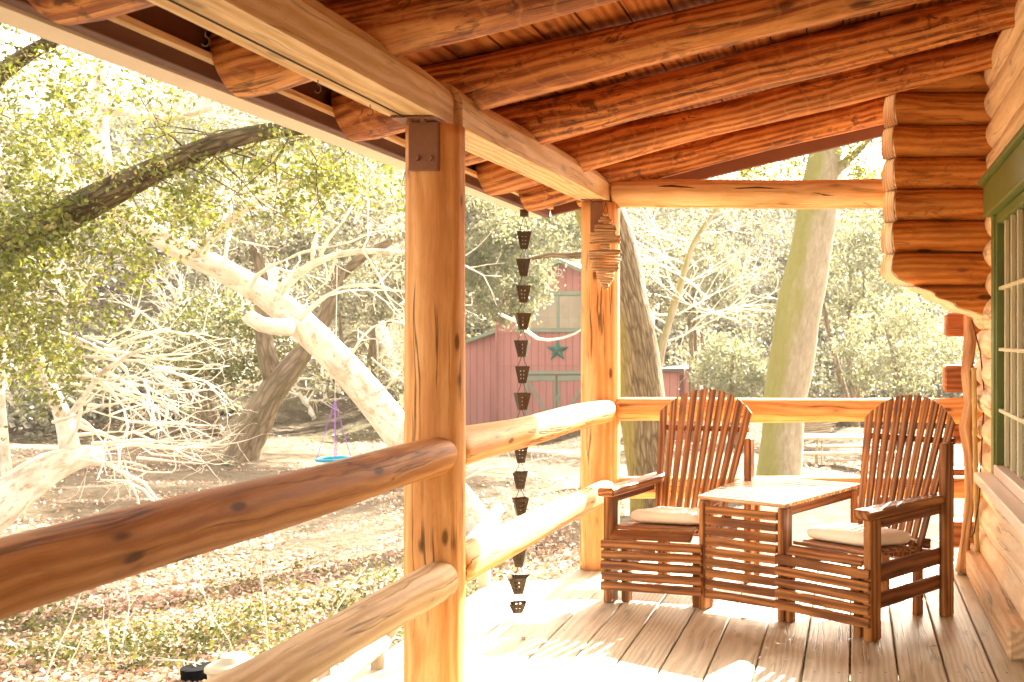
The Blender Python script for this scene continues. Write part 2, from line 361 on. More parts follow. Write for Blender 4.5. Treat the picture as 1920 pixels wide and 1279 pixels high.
def groundmat():
    t = NT('dry_ground'); ps = t.pos()
    n1 = t.noise(ps, .35, 5); n2 = t.noise(ps, 3.0, 8, .7); n3 = t.noise(ps, 9, 8, .75)
    c = t.ramp(n2, [(.3, (.055, .036, .02)), (.5, (.115, .085, .05)), (.68, (.19, .145, .095))])
    c = t.mix(t.ramp(n1, [(.42, (0, 0, 0)), (.62, (.7, .7, .7))]), c, (.21, .165, .11))
    c = t.mix(t.ramp(n3, [(.52, (0, 0, 0)), (.66, (.8, .8, .8))]), c, (.05, .03, .016))
    t.bsdf(c, .95, t.math('ADD', n3, n2), 1.0, .05, .1); return t.m
M['ground'] = groundmat()
def hillmat():
    t = NT('hillside_litter'); ps = t.pos()
    n1 = t.noise(ps, .25, 5); n2 = t.noise(ps, 1.6, 8, .75); n3 = t.noise(ps, 7, 6, .7)
    c = t.ramp(n2, [(.32, (.045, .03, .016)), (.5, (.12, .085, .05)), (.66, (.26, .19, .12))])
    c = t.mix(t.ramp(n1, [(.45, (0, 0, 0)), (.6, (.8, .8, .8))]), c, (.13, .12, .05))
    c = t.mix(t.ramp(n3, [(.5, (0, 0, 0)), (.62, (.9, .9, .9))]), c, (.06, .04, .022))
    t.bsdf(c, .95, t.math('ADD', n3, n2), 1.0, .25, .1); return t.m
M['hill'] = hillmat()
M['rock'] = bark('mossy_rock', (.12, .09, .06), (.26, .21, .15), (.40, .34, .26), 3, 3, .8, (.13, .18, .02), .8, (0, 0, 1))
M['blue'] = plain('turquoise_swing_ring', (.02, .30, .42), .4, .1, 5)
M['purple'] = plain('purple_rope', (.30, .12, .45), .7, .1, 5)
M['bin'] = plain('pale_bin_plastic', (.42, .36, .24), .5, .15, 6)
M['black'] = plain('black_plastic', (.004, .004, .004), .9, .1, 6, spec=.05)
M['wire'] = plain('dark_wire', (.03, .022, .015), .5, .1, 6)
M['hook'] = plain('hook_steel', (.16, .11, .07), .4, .1, 6, .8)
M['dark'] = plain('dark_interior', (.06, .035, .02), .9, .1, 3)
M['roofout'] = plain('roof_shingle', (.14, .10, .07), .9, .3, 6)

# ------------------------------------------------------------------ terrain
def gz(x, y):
    x = np.asarray(x, float); y = np.asarray(y, float)
    base = -.45-.045*np.clip(y, 0, 46)
    t = x/np.maximum(y, 4.0)
    left = 1-sstep(-.46, -.40, t)
    st = 50-16*left; sl = .46+.10*left; cap = 20+9*left
    h = np.maximum(y-st, 0); h = np.where(h < 8, h*h/16*sl, (h-4)*sl)
    h = cap*(1-np.exp(-h/cap*1.05))*1.15
    bump = .10*np.sin(x*.9+y*.4)+.07*np.sin(x*2.1-y*1.3)+.35*np.sin(x*.31+1)*np.sin(y*.23)*sstep(26, 40, y)
    return base+h+bump*sstep(5, 14, y)+.8*np.sin(x*.5)*np.sin(y*.37+x*.2)*sstep(3, 12, h)
def hit(px, py):
    lo = 5.0
    while lo < 120:
        q = P(px, py, lo)
        if q[2] <= float(gz(q[0], q[1])): return lo
        lo += .1
    return 60.0
def grid(name, x0, x1, nx, y0, y1, ny, mat, dz=0):
    X, Y = np.meshgrid(np.linspace(x0, x1, nx), np.linspace(y0, y1, ny)); Z = gz(X, Y)+dz
    v = np.stack([X, Y, Z], 2).reshape(-1, 3); i = np.arange(ny-1)[:, None]*nx; j = np.arange(nx-1)[None, :]
    q = np.stack([i+j, i+j+1, i+nx+j+1, i+nx+j], 2).reshape(-1, 4)
    return MB().add(v, q).build(name, mat, smooth=True, origin=(0, 0, 0))
g0 = grid('ground', -90, 90, 260, -60, 48, 200, M['ground']); tag(g0, kind='structure')
g1 = grid('hillside', -130, 130, 300, 33, 180, 220, M['hill'], .012); tag(g1, kind='structure')

# ------------------------------------------------------------------ deck and walkway
mb = MB(); rs = random.Random(4)
edges = [-.0084+.1953*k for k in range(-8, 6)]
for k, x in enumerate(edges):
    x0 = x+.0035; x1 = x+.1953-.0035
    if k == 0: x0 = -1.62
    ys = [-2.2, rs.uniform(-.5, 2.2), 6.34] if k % 2 else [-2.2, 6.34+rs.uniform(-.012, .012)]
    for a, b in zip(ys[:-1], ys[1:]):
        n = max(2, int((b-a)/.5)); z = rs.uniform(-.002, .0015)
        mb.box((x0, a+.002, -.038), (x1, b-.002, z), .005, seed=k*7+3)
nl = MB()
for k, x in enumerate(edges):
    for y in np.arange(-1.78, 6.3, .6):
        for xx in (.045, .145):
            c = np.array([x+xx+rs.uniform(-.006, .006), y+rs.uniform(-.008, .008), .0008]); nl.add([c+np.array([.0048*math.cos(a), .0048*math.sin(a), 0]) for a in np.arange(6)*math.pi/3], None, None, None, [list(range(6))])
tag(nl.build('deck_nail_heads', M['dark']), kind='structure')
deck = mb.build('deck', M['deck']); tag(deck, kind='structure')
mb = MB()
mb.box((-1.60, -2.2, -.24), (-1.56, 6.28, -.041), .003); mb.box((-1.555, 6.24, -.24), (1.0, 6.28, -.041), .003)
for y in np.arange(-1.8, 6.2, .6): mb.box((-1.555, y, -.2), (.9, y+.04, -.041), .002)
for y in (.2, 3.1, 6.1):
    for x in (-1.45, -.3, .8): mb.box((x, y, -1.1), (x+.1, y+.1, -.205), .003)
joist = mb.build('deck_joists', M['fencewood']); tag(joist, kind='structure')
mb = MB(); k = 0
for x in np.arange(-2.62, -1.66, .15):
    mb.box((x, 2.2, -.445), (x+.142, 7.55+rs.uniform(-.02, .02), -.40+rs.uniform(-.002, .002)), .005, seed=k+50); k += 1
for y in (2.3, 3.8, 5.2, 6.6, 7.4): mb.box((-2.6, y, -.95), (-1.68, y+.09, -.449), .003)
tag(mb.build('walkway', M['deck']), kind='structure')

# walkway fence (rough posts and rails beyond the deck)
hp = [(P(908, 975, 7.4), P(910, 1095, 7.4)), (P(712, 1185, 5.55), P(711, 1320, 5.55)), (P(612, 1250, 4.85), P(612, 1420, 4.85))]
root = thing('walkway_fence', 'low weathered rail fence along the sunlit walkway left of the porch', 'fence', (hp[1][1][0], hp[1][1][1], -.8))
for i, (a, b) in enumerate(hp):
    b = np.array([a[0], a[1], -.9]); MB().box(b-np.array([.035, .035, 0]), a+np.array([.035, .035, 0]), .006, seed=i).build('post', M['fencewood'], root)
for i, (a, b) in enumerate(((P(935, 955, 7.6), P(716, 1196, 5.5)), (P(718, 1203, 5.48), P(560, 1330, 4.5)))):
    MB().tube(lerp_path(a, b, 10), .042, 10, .12, i+3).build('rail', M['fencewood'], root, True)
# ------------------------------------------------------------------ porch posts
PYN, PYF = 3.74, 6.19
def post(px, d, rad, z1, z0, label, seed, plate):
    x = (px-PX0)*d/F
    r = thing('porch_post', label, 'post', (x, d, z0), 'log posts carrying the porch roof')
    MB().tube(lerp_path((x, d, z0), (x+.004, d, z1), 40), np.linspace(rad*1.03, rad*.985, 40), 36, .018, seed).build('log_shaft', M['post'], r, True)
    pl = MB(); yf = d-rad-.004; x0, x1, zb = plate
    pl.box((x0, yf-.006, zb), (x1, yf+.05, z1-.003), .002)
    pl.box((x0-.045, yf-.05, z1-.001), (x1+.002, yf+.05, z1+.008), .002)
    b = pl.build('metal_bracket', M['steel'], r)
    for xx in (x0+(x1-x0)*.3, x0+(x1-x0)*.76):
        q = MB().tube([(xx, yf-.006, zb+.042), (xx, yf-.017, zb+.042)], .011, 6); q.build('bolt', M['steel'], b)
        q = MB().tube([(xx-.015, yf-.03, z1-.012), (xx-.015, yf-.03, z1-.0005)], .010, 6); q.build('bolt', M['steel'], b)
    return r
Z1N, Z1F = 2.115, 2.160
post(815, PYN, .1005, Z1N, 0.0, 'large orange log post in the foreground with a bolted brown steel bracket on top', 3, ((768-PX0)*3.64/F, (822-PX0)*3.64/F, 1.35+317*3.64/F))
post(1125, PYF, .1125, Z1F, 0.0, 'farther log post at the deck corner, with the driftwood hanging on it', 8, ((1107-PX0)*6.07/F, (1130-PX0)*6.07/F, 1.35+201*6.07/F))

# ------------------------------------------------------------------ rails
def rail(label, a, b, r0, r1, mat, seed, lump=.05):
    n = 36; o = MB().tube(lerp_path(a, b, n), np.linspace(r0, r1, n), 28, lump, seed, round_end=.03).build('log_rail', mat, None, True)
    return tag(o, label, 'rail', 'round log rails of the porch')
rail('dark orange upper rail log running from the left edge to the foreground post', (-1.475, -1.6, .935), (-1.465, 3.70, .940), .066, .070, M['rail'], 11)
rail('weathered tan lower rail log running to the foreground post', (-1.47, -1.6, .50), (-1.455, 3.69, .505), .064, .066, M['rail2'], 12)
rail('upper rail log between the two posts, sunlit at its far end', (-1.475, 3.80, .945), (-1.445, 6.12, .935), .071, .066, M['post'], 13)
rail('lower rail log between the two posts, dappled with sun', (-1.47, 3.80, .515), (-1.45, 6.13, .465), .078, .066, M['post'], 14)
rail('upper rail log along the far end of the deck behind the chairs', (-1.40, 6.19, .935), (.80, 6.22, .925), .069, .073, M['post'], 15, .09)
rail('lower rail log along the far end of the deck, glimpsed above the slatted table', (-1.40, 6.20, .47), (.80, 6.22, .465), .066, .068, M['post'], 16)

# ------------------------------------------------------------------ cabin
cab = thing('log_cabin', 'log cabin with covered porch, log rafters, scalloped log wall and green window at the right', 'cabin', (.825, 2.0, 0))
SL = .24
def zr(x): return 2.262+SL*(x+1.43)              # underside of the rafters
# ceiling boards run along y
mb = MB(); xb = -2.0; k = 0; ca = math.atan(SL); ax = [np.array([math.cos(ca), 0, math.sin(ca)]), np.array([0, 1.0, 0]), np.array([-math.sin(ca), 0, math.cos(ca)])]
while xb < 4.2:
    wb = .163; xc = xb+wb/2; zc = zr(xc)+.188+.011
    for (a, b) in ((-2.4, 1.2+(k % 3)*.6), (1.2+(k % 3)*.6, 6.86)):
        mb.obox((xc, (a+b)/2, zc), ax, (wb/2/math.cos(ca)-.004, (b-a)/2-.001, .011), .003, seed=k*3+int(a))
    xb += wb; k += 1
mb.build('ceiling_boards', M['ceil'], cab)
mb = MB(); xm = 1.1; mb.obox((xm, 2.23, zr(xm)+.188+.04), ax, (3.2, 4.66, .014), .003); mb.build('roof', M['roofout'], cab)
raf = [(-1.0, .088), (-.3, .088), (.4, .088), (1.1, .088), (1.80, .088), (2.53, .088), (3.27, .087), (4.02, .088), (4.77, .090), (5.50, .086), (6.20, .084)]
for i, (y, r) in enumerate(raf):
    n = 40; ys = rs.uniform(-.015, .015)
    xs = np.linspace(-1.955, 1.3, n); pts = [(x, y+ys*(x+1), zr(x)+r-.004) for x in xs]
    rr = np.interp(xs, [-1.975, -1.88, -1.42, -.9, 1.3], [.112, .116, .098, r, r*1.03])
    rr[:2] *= (.95, 1.0)
    o = MB().tube(pts, rr, 26, .045, 40+i).build('rafter', M['rafter'], cab, True)
xs = (-1.75, 1.3)
MB().beam((-1.99, 6.83, zr(-1.99)+.12), (1.35, 6.83, zr(1.35)+.12), .04, .17, .003).build('barge_board', M['fascia'], cab)
MB().tube([(x, 6.74, zr(x)+.085) for x in np.linspace(-1.78, -1.3, 8)], .06, 12, .06, 77).build('rafter', M['rafter'], cab, True)
MB().box((-2.03, -2.4, 2.155), (-1.985, 6.86, 2.33), .003).build('fascia_board', M['fascia'], cab)
mb = MB(); mb.box((-1.985, -2.4, 2.202), (-1.952, 6.8, 2.224), .002); mb.build('soffit_strip', M['beam'], cab)
# gutter: open box section
mb = MB(); gx0, gx1, gz0, gz1 = -2.16, -2.033, 2.125, 2.25
prof = [(gx1, gz1), (gx1, gz0), (gx0+.02, gz0), (gx0, gz0+.03), (gx0, gz1), (gx0+.006, gz1), (gx0+.006, gz0+.034), (gx0+.023, gz0+.006), (gx1-.006, gz0+.006), (gx1-.006, gz1)]
mb.prism([(x, -2.4, z) for x, z in prof][::-1], (0, 9.3, .04)); mb.build('gutter', M['gutter'], cab)
# beams
def bpoly(x0, x1, z0, z1, c):                    # slabbed log: flat bottom, rounded shoulders
    return [(x0, z0), (x1, z0), (x1, z1-.06), (x1-.018, z1-.025), (x1-.05, z1), (x0+.05, z1), (x0+.018, z1-.025), (x0, z1-.06)]
def lofts(name, secs, mat, seed):
    mb = MB(); n = len(secs[0][1]); v = []; g = []
    for y, s in secs:
        for (x, z) in s: v.append((x, y, z)); g.append((x+seed, z, y))
    q = [[i*n+j, i*n+(j+1) % n, (i+1)*n+(j+1) % n, (i+1)*n+j] for i in range(len(secs)-1) for j in range(n)]
    q = [f[::-1] for f in q]
    mb.add(v, q, None, g, [list(range(n)), [(len(secs)-1)*n+j for j in range(n)][::-1]])
    return mb.build(name, mat, cab)
def mkbeam(y0, y1, xa, xb, za, zb, hgt, seed):
    secs = []; r_ = random.Random(seed)
    for i in range(26):
        t = i/25; y = y0+(y1-y0)*t; x = xa+(xb-xa)*t; z = za+(zb-za)*t
        wv = .004*math.sin(t*9+seed); e = .02*max(0, 1-abs(t-1)*25)
        s = bpoly(x+wv+e, x+.178+wv*1.5-e, z, z+hgt+.004*math.sin(t*14+seed), 0)
        secs.append((y, s))
    return lofts('porch_beam', secs, M['beam'], seed)
b1 = mkbeam(-2.2, 3.795, -1.612, -1.608, 2.122, 2.125, .165, 3)
b2 = mkbeam(3.81, 6.27, -1.608, -1.600, 2.128, 2.170, .160, 9)
MB().box((-1.548, -2.2, 2.1165), (-1.5445, 3.6, 2.1215), .001).build('beam_seam', M['dark'], cab)
for (px, py) in ((385, 58), (596, 150), (694, 196)):
    p = PZ(px, py, 2.118); th = np.linspace(-.3, 4.4, 14)
    pts = [p, p-np.array([0, 0, .014])]+[p+np.array([.010*math.cos(a), 0, -.024-.010*math.sin(a)]) for a in (1.57-th)[::-1]][0:0]
    pts += [p+np.array([.010*math.sin(a), 0, -.026+.012*math.cos(a)]) for a in np.linspace(0, 4.2, 12)]
    MB().tube(pts, .0017, 6).build('hook', M['hook'], cab, True)
MB().tube(lerp_path((-1.425, 6.19, 2.222), (.78, 6.19, 2.215), 34), np.linspace(.083, .088, 34), 28, .05, 21, round_end=.02).build('tie_beam', M['rafter'] if False else M['beam'], cab, True)
MB().tube([P(px, py, 6.112+dd) for px, py, dd in ((1180, 353, .004), (1260, 350, 0), (1340, 356, 0), (1420, 352, 0), (1490, 356, -.001), (1545, 366, .0), (1600, 372, .006), (1632, 385, .02))], [.002, .006, .004, .007, .005, .008, .004, .001], 7, .3, 5).build('crack', M['dark'], cab, True)
# side wall logs (x ~ .825), window opening y<5.5, z .60-2.18
WX, WR, PIT = .828, .098, .166
zlist = [.165+PIT*i for i in range(17)]
for i, z in enumerate(zlist):
    segs = [(-2.2, 6.36+.03*((i*7) % 3-1))]
    if .66 < z < 2.08: segs = [(5.53, segs[0][1]), (-2.2, 2.0)]
    for (a, b) in segs:
        mb = MB(); n = max(4, int((b-a)/.12)); mb.tube(lerp_path((WX+.01*math.sin(i*2.3), a, z), (WX, b, z), n), WR*(1+.03*math.sin(i*1.7)), 22, .035, 100+i, round_end=.04 if b > 6 else 0)
        mb.build('wall_log', M['wall'], cab, True)
MB().box((.80, -2.2, -.05), (.90, 6.34, 2.95), .002).build('wall_chinking', M['wall'], cab) if False else None
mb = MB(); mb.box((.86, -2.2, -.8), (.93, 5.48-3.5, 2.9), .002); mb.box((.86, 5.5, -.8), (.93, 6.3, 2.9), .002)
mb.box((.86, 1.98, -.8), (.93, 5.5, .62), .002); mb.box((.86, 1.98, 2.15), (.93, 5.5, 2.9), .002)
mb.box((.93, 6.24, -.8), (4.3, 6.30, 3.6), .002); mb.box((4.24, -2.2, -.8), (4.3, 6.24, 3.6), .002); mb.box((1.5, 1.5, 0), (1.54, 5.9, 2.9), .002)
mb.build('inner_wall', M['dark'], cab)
mb = MB(); a = PZ(1812, 1062, 0)
mb.obox((.718, 5.28, .070), np.eye(3), (.066, .92, .070), .014, seed=5); mb.build('foundation_timber', M['sill'], cab)
# far corner log ends
for i, (y0, y1, px) in enumerate(((587, 631, 1773), (685, 735, 1770), (783, 831, 1783), (878, 928, 1778), (976, 1024, 1782))):
    a = P(px, y1, 6.33); b = P(px, y0, 6.33)
    MB().box((a[0], 6.27, a[2]), (1.05, 6.44, b[2]), .012, seed=i+9).build('corner_log', M['corner'], cab)
# scalloped log bracket in front of the corner
BD = 5.74
bz = [2.90, 2.727, 2.544, 2.367, 2.19, 2.013, 1.837, 1.650, 1.455]
tab = [(600, 1866), (592, 1836), (583, 1806), (570, 1778), (552, 1744), (537, 1712), (522, 1676), (508, 1664), (470, 1667), (170, 1668), (0, 1668)]
tz = np.array([H-(a-PY0)*BD/F for a, b in tab]); tx = np.array([(b-PX0)*BD/F for a, b in tab])
for i in range(len(bz)-1):
    zt, zb = bz[i], bz[i+1]; nz, nx = 15, 26; r = (zt-zb)/2
    zz = np.linspace(zb+.002, zt-.002, nz); bul = np.sqrt(np.clip(1-((zz-(zt+zb)/2)/(r*1.06))**2, 0, 1))
    V = []; G = []; off = i*3.7
    x0s = np.interp(zz, tz, tx)-.024*bul+.014+np.where(zz < 1.66, .016*np.sin(zz*110), 0)+.006*math.sin(i*2.1)
    for side in (-1, 1):
        for a in range(nz):
            xs0 = x0s[a]+(.034 if side < 0 else -.020)
            for b in range(nx):
                x = xs0+(.80-xs0)*(b/(nx-1))**1.1
                lump = .006*math.sin(x*9+i*2+zz[a]*6)+.003*math.sin(x*23+i)
                yy = BD+.10+side*(.012+.098*bul[a]+lump)
                V.append((x, yy, zz[a])); G.append((zz[a]+off, yy, x+off))
    q = []
    def id_(s_, a, b): return s_*nz*nx+a*nx+b
    for a in range(nz-1):
        for b in range(nx-1):
            q.append([id_(0, a, b), id_(0, a, b+1), id_(0, a+1, b+1), id_(0, a+1, b)]); q.append([id_(1, a, b), id_(1, a+1, b), id_(1, a+1, b+1), id_(1, a, b+1)])
    for b in range(nx-1):
        q.append([id_(0, 0, b), id_(1, 0, b), id_(1, 0, b+1), id_(0, 0, b+1)]); q.append([id_(0, nz-1, b), id_(0, nz-1, b+1), id_(1, nz-1, b+1), id_(1, nz-1, b)])
    MB().add(V, q, None, G).build('bracket_log', M['bracket'], cab, True)
    V = np.array(V); f0 = V[[id_(0, a, 0) for a in range(nz)]]; f1 = V[[id_(1, a, 0) for a in range(nz)]]
    if i < 8:
        cv = np.vstack([f0, f1]); cq = [[a, a+1, nz+a+1, nz+a] for a in range(nz-1)]
        # cut face pushed out a little so it is a cap of real thickness
        cap = MB(); sh = np.array([-.006, 0, -.004]); full = np.vstack([cv+sh, cv+np.array([.004, 0, 0])]); m2 = 2*nz
        ring = [a for a in range(nz)]+[nz+a for a in range(nz-1, -1, -1)]
        qq = cq+[[m2+d for d in f[::-1]] for f in cq]+[[ring[k], ring[(k+1) % m2], m2+ring[(k+1) % m2], m2+ring[k]] for k in range(m2)]
        cap.add(full, qq, None, full*1.0).build('cut_edge', M['cut'], cab, True)
# window: each pane opening between muntins, reaching out of the picture towards the camera
win = MB(); wx = .775; y1 = 5.50; y0 = 2.0
win.box((.735, y1-.085, .645), (.83, y1+.01, 2.00), .004); win.box((.735, y0-.01, .645), (.83, y0+.085, 2.0), .004)
win.box((.70, y0-.06, 2.003), (.86, y1+.06, 2.175), .006); win.box((.675, y0-.09, 2.178), (.86, y1+.09, 2.205), .005)
wo = win.build('window', M['green'], cab)
mb = MB(); mb.box((.745, y1-.125, .68), (.80, y1-.088, 1.998), .003); mb.box((.745, y0+.088, .68), (.80, y0+.125, 1.998), .003)
mb.box((.745, y0+.088, 1.95), (.80, y1-.128, 1.998), .003)
mb.build('sash_frame', M['green'], wo)
mb = MB(); ym = y1-.125-.2
while ym > y0+.15: mb.box((.758, ym-.009, .72), (.782, ym+.009, 1.948), .003); ym -= .2
for z in (.985, 1.30, 1.615): mb.box((.7555, y0+.125, z-.009), (.7845, y1-.127, z+.009), .003)
mb.build('muntins', M['cream'], wo)
MB().box((.79, y0+.1, .70), (.796, y1-.1, 1.97), .0005).build('glass', M['glass'], wo)
mb = MB(); mb.box((.65, y0-.08, .59), (.86, y1+.06, .642), .006); mb.box((.735, y0+.086, .645), (.80, y1-.088, .70), .004)
mb.build('window_sill', M['cream'] if False else M['gutter'], wo)

# ------------------------------------------------------------------ pole of gnarled branch with a bamboo cane
pts = [P(1806, 1073, 6.0), P(1812, 1010, 6.0), P(1819, 930, 6.02), P(1818, 850, 6.02), P(1812, 800, 6.0), P(1820, 760, 6.0), P(1813, 700, 6.02), P(1820, 640, 6.03), P(1815, 590, 6.05)]
rad = [.036, .028, .030, .034, .043, .036, .033, .040, .026]
P2 = []; R2 = []
for i in range(len(pts)-1):
    for k in range(5): t = k/5; P2.append(pts[i]*(1-t)+pts[i+1]*t); R2.append(rad[i]*(1-t)+rad[i+1]*t)
P2.append(pts[-1]); R2.append(rad[-1])
tag(MB().tube(P2, R2, 14, .22, 5).build('branch_pole', M['branch'], None, True), 'gnarled peeled branch standing upright beside the cabin corner', 'pole')
bb = MB(); a = P(1832, 1055, 5.93); b = P(1826, 690, 5.93)
ps = lerp_path(a, b, 61); rr = [.0145+(.004 if i % 10 == 0 else 0) for i in range(61)]
tag(bb.tube(ps, rr, 12).build('bamboo_cane', M['bamboo'], None, True), 'slim bamboo cane tied against the gnarled branch pole', 'cane')
wp = [P(1822, 600, 5.95), P(1838, 660, 5.93), P(1846, 740, 5.92), P(1840, 850, 5.9), P(1836, 940, 5.9), P(1826, 1000, 5.9), P(1818, 1010, 5.93)]
tag(MB().tube(wp, .004, 6).build('dark_cord', M['wire'], None, True), 'thin dark cord hanging beside the branch pole and cane', 'cord')

# ------------------------------------------------------------------ double chair with table between
def frame2(o, u, v):
    o = np.array([*o, 0.0]); u = np.array([*u, 0.0]); v = np.array([*v, 0.0]); u /= np.linalg.norm(u); v -= u*np.dot(u, v); v /= np.linalg.norm(v)
    return o, u, v
A_ = PZ(1131, 1130, 0)[:2]; B_ = PZ(1315, 1143, 0)[:2]; C_ = PZ(1460, 1167, 0)[:2]; D_ = PZ(1632, 1206, 0)[:2]
seat = thing('double_chair', 'slatted wooden double chair with fan backs and a slatted table built in between', 'chair set', ((B_[0]+C_[0])/2, (B_[1]+C_[1])/2+.3, 0))
def fbox(mb, fr, u0, u1, v0, v1, z0, z1, bev=.004, seed=None):
    o, u, v = fr; c = o+u*(u0+u1)/2+v*(v0+v1)/2+np.array([0, 0, (z0+z1)/2])
    w_ = np.array([0, 0, 1.0]); axs = [u, v, w_]
    if np.dot(np.cross(u, v), w_) < 0: axs = [-u, v, w_]
    return mb.obox(c, axs, (abs(u1-u0)/2, abs(v1-v0)/2, abs(z1-z0)/2), bev, seed)
def fpt(fr, u, v, z): return fr[0]+fr[1]*u+fr[2]*v+np.array([0, 0, z])
def chair(fr, W, side, uo, ui):
    """u from the outer side (arm) to the inner side; v backwards"""
    sd = side*100
    for (u0, u1, v0, v1, z1, m) in ((0, .042, .0, .085, .545, 'chair'), (uo, uo+.047, .565, .635, .845 if side > 0 else .545, 'chair'), (.085, .125, .03, .08, .30, 'chair'), (W-.06, W-.02, .02, .06, .30, 'chair'), (ui, ui+.042, .61, .67, .80 if side < 0 else .54, 'chair'), (.085, .125, .5, .545, .24, 'chair')):
        fbox(MB(), fr, u0, u1, v0, v1, 0, z1, .005, sd+int(u0*900+v0*77)).build('leg', M[m], seat)
    # front slats
    for k in range(5):
        z0 = .070+k*.0535+rs.uniform(-.0015, .0015)
        fbox(MB(), fr, -.004+rs.uniform(-.003, .003), W+.008, -.022, -.001, z0, z0+.042, .003, sd+k+5).build('front_slat', M['chair'], seat)
    # nose and seat slats
    prof = [(.000, .352, .95), (.050, .384, .18), (.112, .380, -.07), (.174, .374, -.09), (.236, .367, -.10), (.298, .360, -.11), (.360, .352, -.12), (.422, .344, -.12)]
    for k, (v, z, tl) in enumerate(prof):
        o, u, vv = fr; tl = -tl if k == 0 else tl*.6
        dv = vv*math.cos(tl)-np.array([0, 0, 1])*math.sin(tl) if k == 0 else vv*math.cos(tl)+np.array([0, 0, 1])*math.sin(tl)
        if k == 0: dv = vv*.75+np.array([0, 0, 1])*.66; dv /= np.linalg.norm(dv)
        nn = np.cross(u, dv); nn *= np.sign(nn[2])
        axs = [u, dv, nn]
        if np.dot(np.cross(u, dv), nn) < 0: axs = [-u, dv, nn]
        MB().obox(fpt(fr, .044+(W-.10)/2, v+.012, z), axs, ((W-.10)/2, .026, .009), .004, sd+k+30).build('seat_slat', M['chair'], seat)
    # side rails
    for (u0, u1) in ((-.002, .026), (W-.05, W-.022)):
        fbox(MB(), fr, u0, u1, .086, .563, .255, .338, .005, sd+61).build('seat_rail', M['chairshade'], seat)
    fbox(MB(), fr, .000, .026, .086, .563, .135, .205, .006, sd+62).build('stretcher', M['chairshade'], seat)
    fbox(MB(), fr, .046, W-.06, .555, .58, .25, .32, .005, sd+63).build('rear_rail', M['chairshade'], seat)
    # arm
    fbox(MB(), fr, -.018, .075, -.035, .645, .548, .592, .008, sd+70).build('armrest', M['chair'], seat)
    fbox(MB(), fr, -.004, .022, .086, .563, .502, .546, .005, sd+71).build('arm_support', M['chairshade'], seat)
    # fan back
    def vz(z): return .462+(z-.30)*.345
    n = 10
    for k in range(n):
        t = (k+.5)/n
        ub = .055+(.455-.055)*t; ut = -.012+(.565+.012)*t; wb = .030/2; wt = .043/2
        c0 = (t-.5)*2
        def ztop(s_): return 1.066-.135*abs(s_)**2.3
        e = .085
        zl, zrr = ztop(c0-e), ztop(c0+e); zb_ = .285
        pts = []
        for (uu, zz) in ((ub-wb, zb_), (ub+wb, zb_), (ut+wt, zrr), (ut-wt, zl)): pts.append(fpt(fr, uu, vz(zz), zz))
        pts = np.array(pts); nn = np.cross(pts[1]-pts[0], pts[3]-pts[0]); nn /= np.linalg.norm(nn)
        if np.dot(nn, fr[2]) < 0: nn = -nn
        # slat with several rows so the grain and rounded edges read
        rows = 9; V = []; G = []; off = np.array([k*3.3+side*7, 1.7*k, 5.1*k])
        for i in range(rows):
            s_ = i/(rows-1); a = pts[0]*(1-s_)+pts[3]*s_; b = pts[1]*(1-s_)+pts[2]*s_; e_ = (b-a)/np.linalg.norm(b-a)
            ch = .003
            ring = [a+nn*ch, a+e_*ch, b-e_*ch, b+nn*ch, b+nn*(.015-ch), b-e_*ch+nn*.015, a+e_*ch+nn*.015, a+nn*(.015-ch)]
            for j, q in enumerate(ring): V.append(q); G.append(off+np.array([np.dot(q-a, e_), np.dot(q-a, nn), s_*.75]))
        q_ = [[i*8+j, i*8+(j+1) % 8, (i+1)*8+(j+1) % 8, (i+1)*8+j] for i in range(rows-1) for j in range(8)]
        if side > 0: q_ = [f[::-1] for f in q_]
        MB().add(V, q_, None, G, [list(range(8)), [(rows-1)*8+j for j in range(8)]]).build('back_slat', M['chair'], seat)
    for (z, h_, u0, u1) in ((.845, .032, -.005, .54), (.36, .05, .03, .50)):
        v0 = vz(z)+.024
        fbox(MB(), fr, u0, u1, v0, v0+.02, z-h_/2, z+h_/2, .003, sd+80).build('back_crossbar', M['chairshade'], seat)
frR = frame2(D_, C_-D_, (.618, .786)); WRt = float(np.linalg.norm(C_-D_))
frL = frame2(A_, B_-A_, (.258, .966)); WLt = float(np.linalg.norm(B_-A_))
chair(frL, WLt, -1, .035, WLt-.005); chair(frR, WRt, 1, -.035, WRt-.17)
